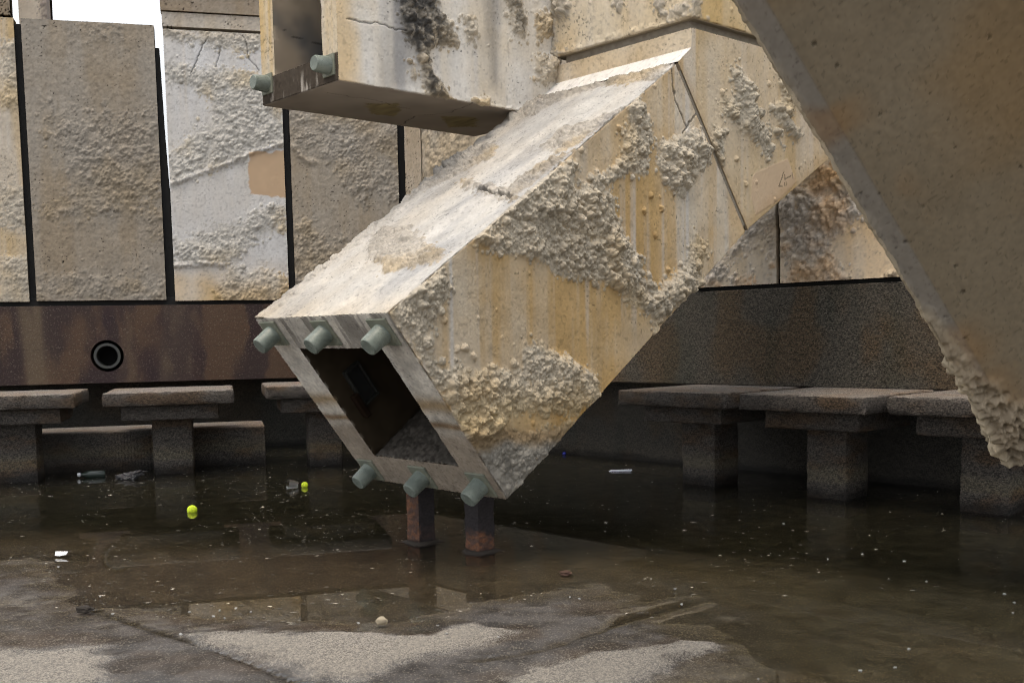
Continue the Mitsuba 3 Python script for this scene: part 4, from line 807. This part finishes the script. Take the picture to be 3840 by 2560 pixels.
Lc2 = Grid(quad(C0, C0 + ca * LA, C0 + ca * LA + cb_ * DA, C0 + cb_ * DA), 620, 190, -cs, lambda P: np.c_[(P - C0) @ ca, (P - C0) @ cb_])
t2 = Lc2.q[:, 0]
la, lt = lumps(Lc2.q, .052, 621, r=.7); lb_, _ = lumps(Lc2.q, .026, 622); lc_, _ = lumps(Lc2.q, .014, 623)
la = la * (.55 + .9 * nf(Lc2.q, 50, 3, 625)); lb_ = lb_ * (.5 + nf(Lc2.q, 90, 2, 626))
kk2 = ss(1.0, .05, t2); rag = ss(.48, .66, nf(Lc2.q, 6, 3, 624))
Lc2.h = (.004 + .016 * kk2) * (1 - np.abs(2 * nf(Lc2.q, 30, 4, 628) - 1) * 2.4) + (.003 + .030 * kk2) * la * (.2 + .7 * rag + .5 * kk2) + (.005 + .012 * kk2) * lb_ * (.4 + .6 * rag) + .004 * lc_ - .005
Lc2.c = V(.44, .37, .265) * (.75 + .5 * lt)[:, None]
end = Grid(quad(C0, C0 + cs * WA, C0 + cs * WA + cb_ * DA, C0 + cb_ * DA), 330, 190, -ca, lambda P: np.c_[(P - C0) @ cs, (P - C0) @ cb_])
la, lt = lumps(end.q, .06, 631, r=.7); lb_, _ = lumps(end.q, .03, 632); la = la * (.55 + .9 * nf(end.q, 50, 3, 633)); lb_ = lb_ * (.5 + nf(end.q, 90, 2, 634)); end.h = .045 * la + .016 * lb_ - .01; end.c = V(.38, .31, .215) * (.75 + .5 * lt)[:, None]
rt = Grid(quad(C0 + cs * WA, C0 + cs * WA + ca * LA, C0 + cs * WA + ca * LA + cb_ * DA, C0 + cs * WA + cb_ * DA), 40, 20, cs, qC); rt.c[:] = .4
tp2 = Grid(quad(C0 + cb_ * DA, C0 + cb_ * DA + ca * LA, C0 + cb_ * DA + ca * LA + cs * WA, C0 + cb_ * DA + cs * WA), 40, 20, -cn, qC); tp2.c[:] = .5
ue = Grid(quad(C0 + ca * LA, C0 + ca * LA + cs * WA, C0 + ca * LA + cs * WA + cb_ * DA, C0 + ca * LA + cb_ * DA), 20, 20, ca, qC); ue.c[:] = .5
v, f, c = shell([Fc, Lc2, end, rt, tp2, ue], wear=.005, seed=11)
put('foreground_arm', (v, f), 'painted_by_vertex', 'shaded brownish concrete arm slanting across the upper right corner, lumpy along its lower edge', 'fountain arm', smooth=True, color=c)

# ------------------------------------------------------------------ things floating and lying about
rng = np.random.default_rng(5)
def flake(x, y, z, L, W, ang, th=.002):
    k = 6; a = np.sort(rng.uniform(0, 2 * np.pi, k)); r = rng.uniform(.6, 1, k)
    p = np.c_[np.cos(a) * r * L, np.sin(a) * r * W]; c, s_ = math.cos(ang), math.sin(ang)
    p = p @ np.array([[c, s_], [-s_, c]]) + (x, y)
    v = np.vstack([np.c_[p, np.full(k, z)], [[x, y, z + th]]])
    return v, np.array([[i, (i + 1) % k, k] for i in range(k)])
def ground_z(x, y):
    return float(np.interp(0, [0], [0])) if False else float(map_coordinates(coarse, [[(x + 8) / 16 * 129], [(y + 5) / 19 * 149]], order=1)[0])
vs, fs, cs_, o = [], [], [], 0
N = 0
while N < 3400:
    y = 4.2 + 6.8 * rng.random() ** 1.4; x = rng.uniform(-.62, .62) * y
    dens = .12 + .88 * float(meshkit.fbm(np.array([[x * .9, y * 1.6, 0]]), 4)[0] > .5)
    if x > .2: dens *= .28
    if rng.random() > dens: continue
    L = .0030 + .010 * rng.random() ** 4
    v, f = flake(x, y, max(.0015, 0), L * rng.uniform(1, 1.9), L * .7, rng.normal(0, .35))
    vs.append(v); fs.append(f + o); o += len(v); tone = rng.choice([.10, .16, .24, .45, .75], p=[.40, .32, .18, .08, .02]); cs_.append(np.tile(V(1, .93, .8) * tone, (len(v), 1))); N += 1
put('floating_debris', (np.vstack(vs), np.vstack(fs)), 'painted_by_vertex', 'countless pale specks of debris drifting on the dark water', 'debris', 'stuff', color=np.vstack(cs_))
WHERE = ['at the waterline left of the reflected pale panel', 'at the upper end of the slanting floor joint', 'on the slanting joint beside the pale dry patch', 'on bare floor below the curled paper scrap',
         'at the lower left corner of the reflected pale panel', 'below the middle of the reflected pale panel, left of a second one', 'just under the reflected pale panel, right of its twin', 'lowest of the few under the reflected pale panel',
         'left of the lowest one under the reflected pale panel', 'under the right part of the reflected pale panel', 'left of the cream pebble', 'inside the pale dry patch right of the pebble', 'at the right tip of the pale dry patch',
         'in shallow water right of the reddish leaf', 'on the wet ridge right of the posts', 'on the damp grey floor below the posts, left of a fainter one', 'on the damp grey floor below the posts, right of its neighbour', 'above the top edge of the pale dry patch',
         'at the far end of the dark floor crack', 'on dark water before the first right pier', 'on dark water before the middle right pier', 'on olive water below the middle right pier', 'brightest on the olive water at the right', 'flat one on brown water near the right edge, lower',
         'flat one on brown water near the right edge, upper', 'pinkish one near the bottom edge at the right', 'beside the pinkish one near the bottom edge', 'thin sliver on brown water at the lower right', 'greenish one on dark water before the middle pier', 'last before the right edge of the photo', 'on the damp ridge at the middle bottom', 'at the bottom edge in the middle']
wi = 0
for ln in AREA['specks']:
    for x, y in ln:
        z = max(ground_z(x, y) + .010, .002)
        L = rng.uniform(.005, .011) if y < 6 else rng.uniform(.007, .011)
        a = rng.uniform(0, 2 * np.pi, 9); p = rng.normal(0, 1, (16, 3)); p /= np.linalg.norm(p, axis=1)[:, None]
        p = p * rng.uniform(.55, 1, (16, 1)) * V(L, L * .75, .006) + V(x, y, z)
        put('white_scrap', trimesh.convex.convex_hull(p), 'scrap_white', ('tiny white scrap ' + WHERE[wi % len(WHERE)]).replace('scrap pinkish one', 'pinkish scrap').replace('scrap brightest', 'scrap, brightest').replace('scrap thin sliver', 'sliver').replace('scrap flat one', 'flat scrap').replace('scrap greenish one', 'greenish scrap').replace('scrap lowest', 'scrap, lowest').replace('scrap last', 'scrap, last'), 'litter', group='tiny scraps of litter on the basin floor and water')
        wi += 1
def felt(p, n, uv):
    a = fbm(p.x * 60, p.y * 60, p.z * 60, 3)
    return mix((.50, .64, .02), (.30, .37, .03), smoothstep(.45, .72, a))
scene['ball_felt'] = {'type': 'twosided', 'b': {'type': 'principled', 'base_color': proc(felt), 'roughness': .9, 'sheen': .5}}
def ball(key, x, y, r, zc, label):
    mm = trimesh.creation.icosphere(5, r); t_ = mm.vertices / r; seam = np.abs(t_[:, 0] * .9 - .55 * (t_[:, 1] ** 2 - t_[:, 2] ** 2)); mm.vertices *= (1 - .05 * (1 - ss(.03, .09, seam)))[:, None]; mm.vertices += V(x, y, zc); put(key, mm, 'ball_felt', label, 'ball', smooth=True)
ball('tennis_ball', -2.157, 7.12, .0335, .012, 'bright yellow green ball floating in open water at the left')
ball('tennis_ball', -1.62, 8.24, .026, .014, 'smaller yellow green ball beside a clear cup, farther back near the leaning arm')
cup = trimesh.creation.revolve(np.array([(.0, .0), (.028, .0), (.037, .075), (.0385, .075), (.0295, -.0015), (.0, -.0015)]), sections=28)
cup.vertices = V(-1.675, 8.225, .018) + cup.vertices @ np.array([V(.2, .1, .97), V(-.45, .89, .0), V(-.87, -.44, .22)]).astype(float)
put('plastic_cup', cup, 'clear_plastic', 'clear plastic cup tipped over next to the smaller ball', 'cup', smooth=40)
# bottle
btl = trimesh.creation.revolve(np.array([(0, 0), (.03, 0), (.033, .01), (.033, .13), (.014, .18), (.013, .205), (0, .205)]), sections=24)
bX = V(-.9, -.42, .04); bX /= np.linalg.norm(bX); bY = np.cross(Z, bX); bY /= np.linalg.norm(bY)
btl.vertices = V(-3.50, 9.14, .02) + btl.vertices @ np.array([bY, np.cross(bX, bY), bX])
put('bottle', btl, 'bottle_dark', 'dark plastic bottle afloat under the low step at the left', 'bottle', smooth=40)
cap = rod(V(-3.50, 9.14, .02) + bX * .195, V(-3.50, 9.14, .02) + bX * .22, .017, .017); put('bottle__cap', cap, 'white_plastic', smooth=40)
# crumpled bag
ic = trimesh.creation.icosphere(4, 1.0); p = ic.vertices
r = .6 + .75 * np.abs(meshkit.fbm(p * 2.1 + 3, 4, 3) - .5) * 2 + .2 * meshkit.noise(p * 6, 5)
ic.vertices = p * r[:, None] * V(.13, .085, .045) + V(-3.22, 8.95, .012) + np.c_[p[:, 0] * 0, p[:, 0] * 0, .05 * np.clip(p[:, 0] - .1, 0, 1)]
put('plastic_bag', ic, 'bag_grey', 'crumpled grey plastic bag floating between the two left piers', 'bag', smooth=45)
fl = trimesh.convex.convex_hull(V(.866, 8.832, .0) + np.array([(sx * .085 + .02 * k, sy * .03, .002 + .01 * k) for sx in (-1, 1) for sy in (-1, 1) for k in (0, 1)]) + 0)
put('foil_wrapper', fl, 'foil', 'shiny pale blue wrapper floating right of the leaning arm', 'wrapper')
bc_ = trimesh.creation.icosphere(2, .018); bc_.vertices = bc_.vertices * V(1, 1, .8) + V(.475, 10.15, .012); put('blue_bead', bc_, 'blue_plastic', 'tiny blue plastic bead afloat at the foot of the right wall', 'bead', smooth=True)
zs = max(ground_z(-2.431, 5.668), 0)
pts2 = [(-.035, .02, .02), (-.03, .0, .0), (0, -.012, 0), (.035, -.01, .006), (.038, .012, .02), (.0, .006, .004), (-.02, .01, .006)]
put('paper_scrap', trimesh.convex.convex_hull(V(-2.431, 5.668, zs + .008) + np.array(pts2)), 'white_plastic', 'curled white paper scrap at the waterline on the far left', 'litter')
st = trimesh.creation.icosphere(3, .02); st.vertices = st.vertices * (.75 + .6 * meshkit.noise(st.vertices * 70, 2))[:, None] * V(1.1, .9, .8) + V(-.532, 4.151, ground_z(-.532, 4.151) + .02); put('pebble', st, 'bone_white', 'cream pebble lying on the wet floor just behind the dry patch', 'pebble', smooth=50)
lf = trimesh.creation.icosphere(3, .03); lf.vertices = lf.vertices * (.6 + .8 * meshkit.noise(lf.vertices * 60, 4))[:, None] * V(1, .8, .4) + V(.235, 5.004, .012); put('dead_leaf', lf, 'leaf_brown', 'curled reddish brown leaf in the shallow water right of the posts', 'leaf', smooth=50)
cd = trimesh.creation.icosphere(3, .03); cd.vertices = cd.vertices * (.6 + .8 * meshkit.noise(cd.vertices * 60, 7))[:, None] * V(1.2, .8, .5) + V(-1.805, 4.42, ground_z(-1.805, 4.42) + .02); put('mud_clod', cd, 'mud', 'dark clod of mud on the floor beside the slanting joint', 'clod', smooth=50)
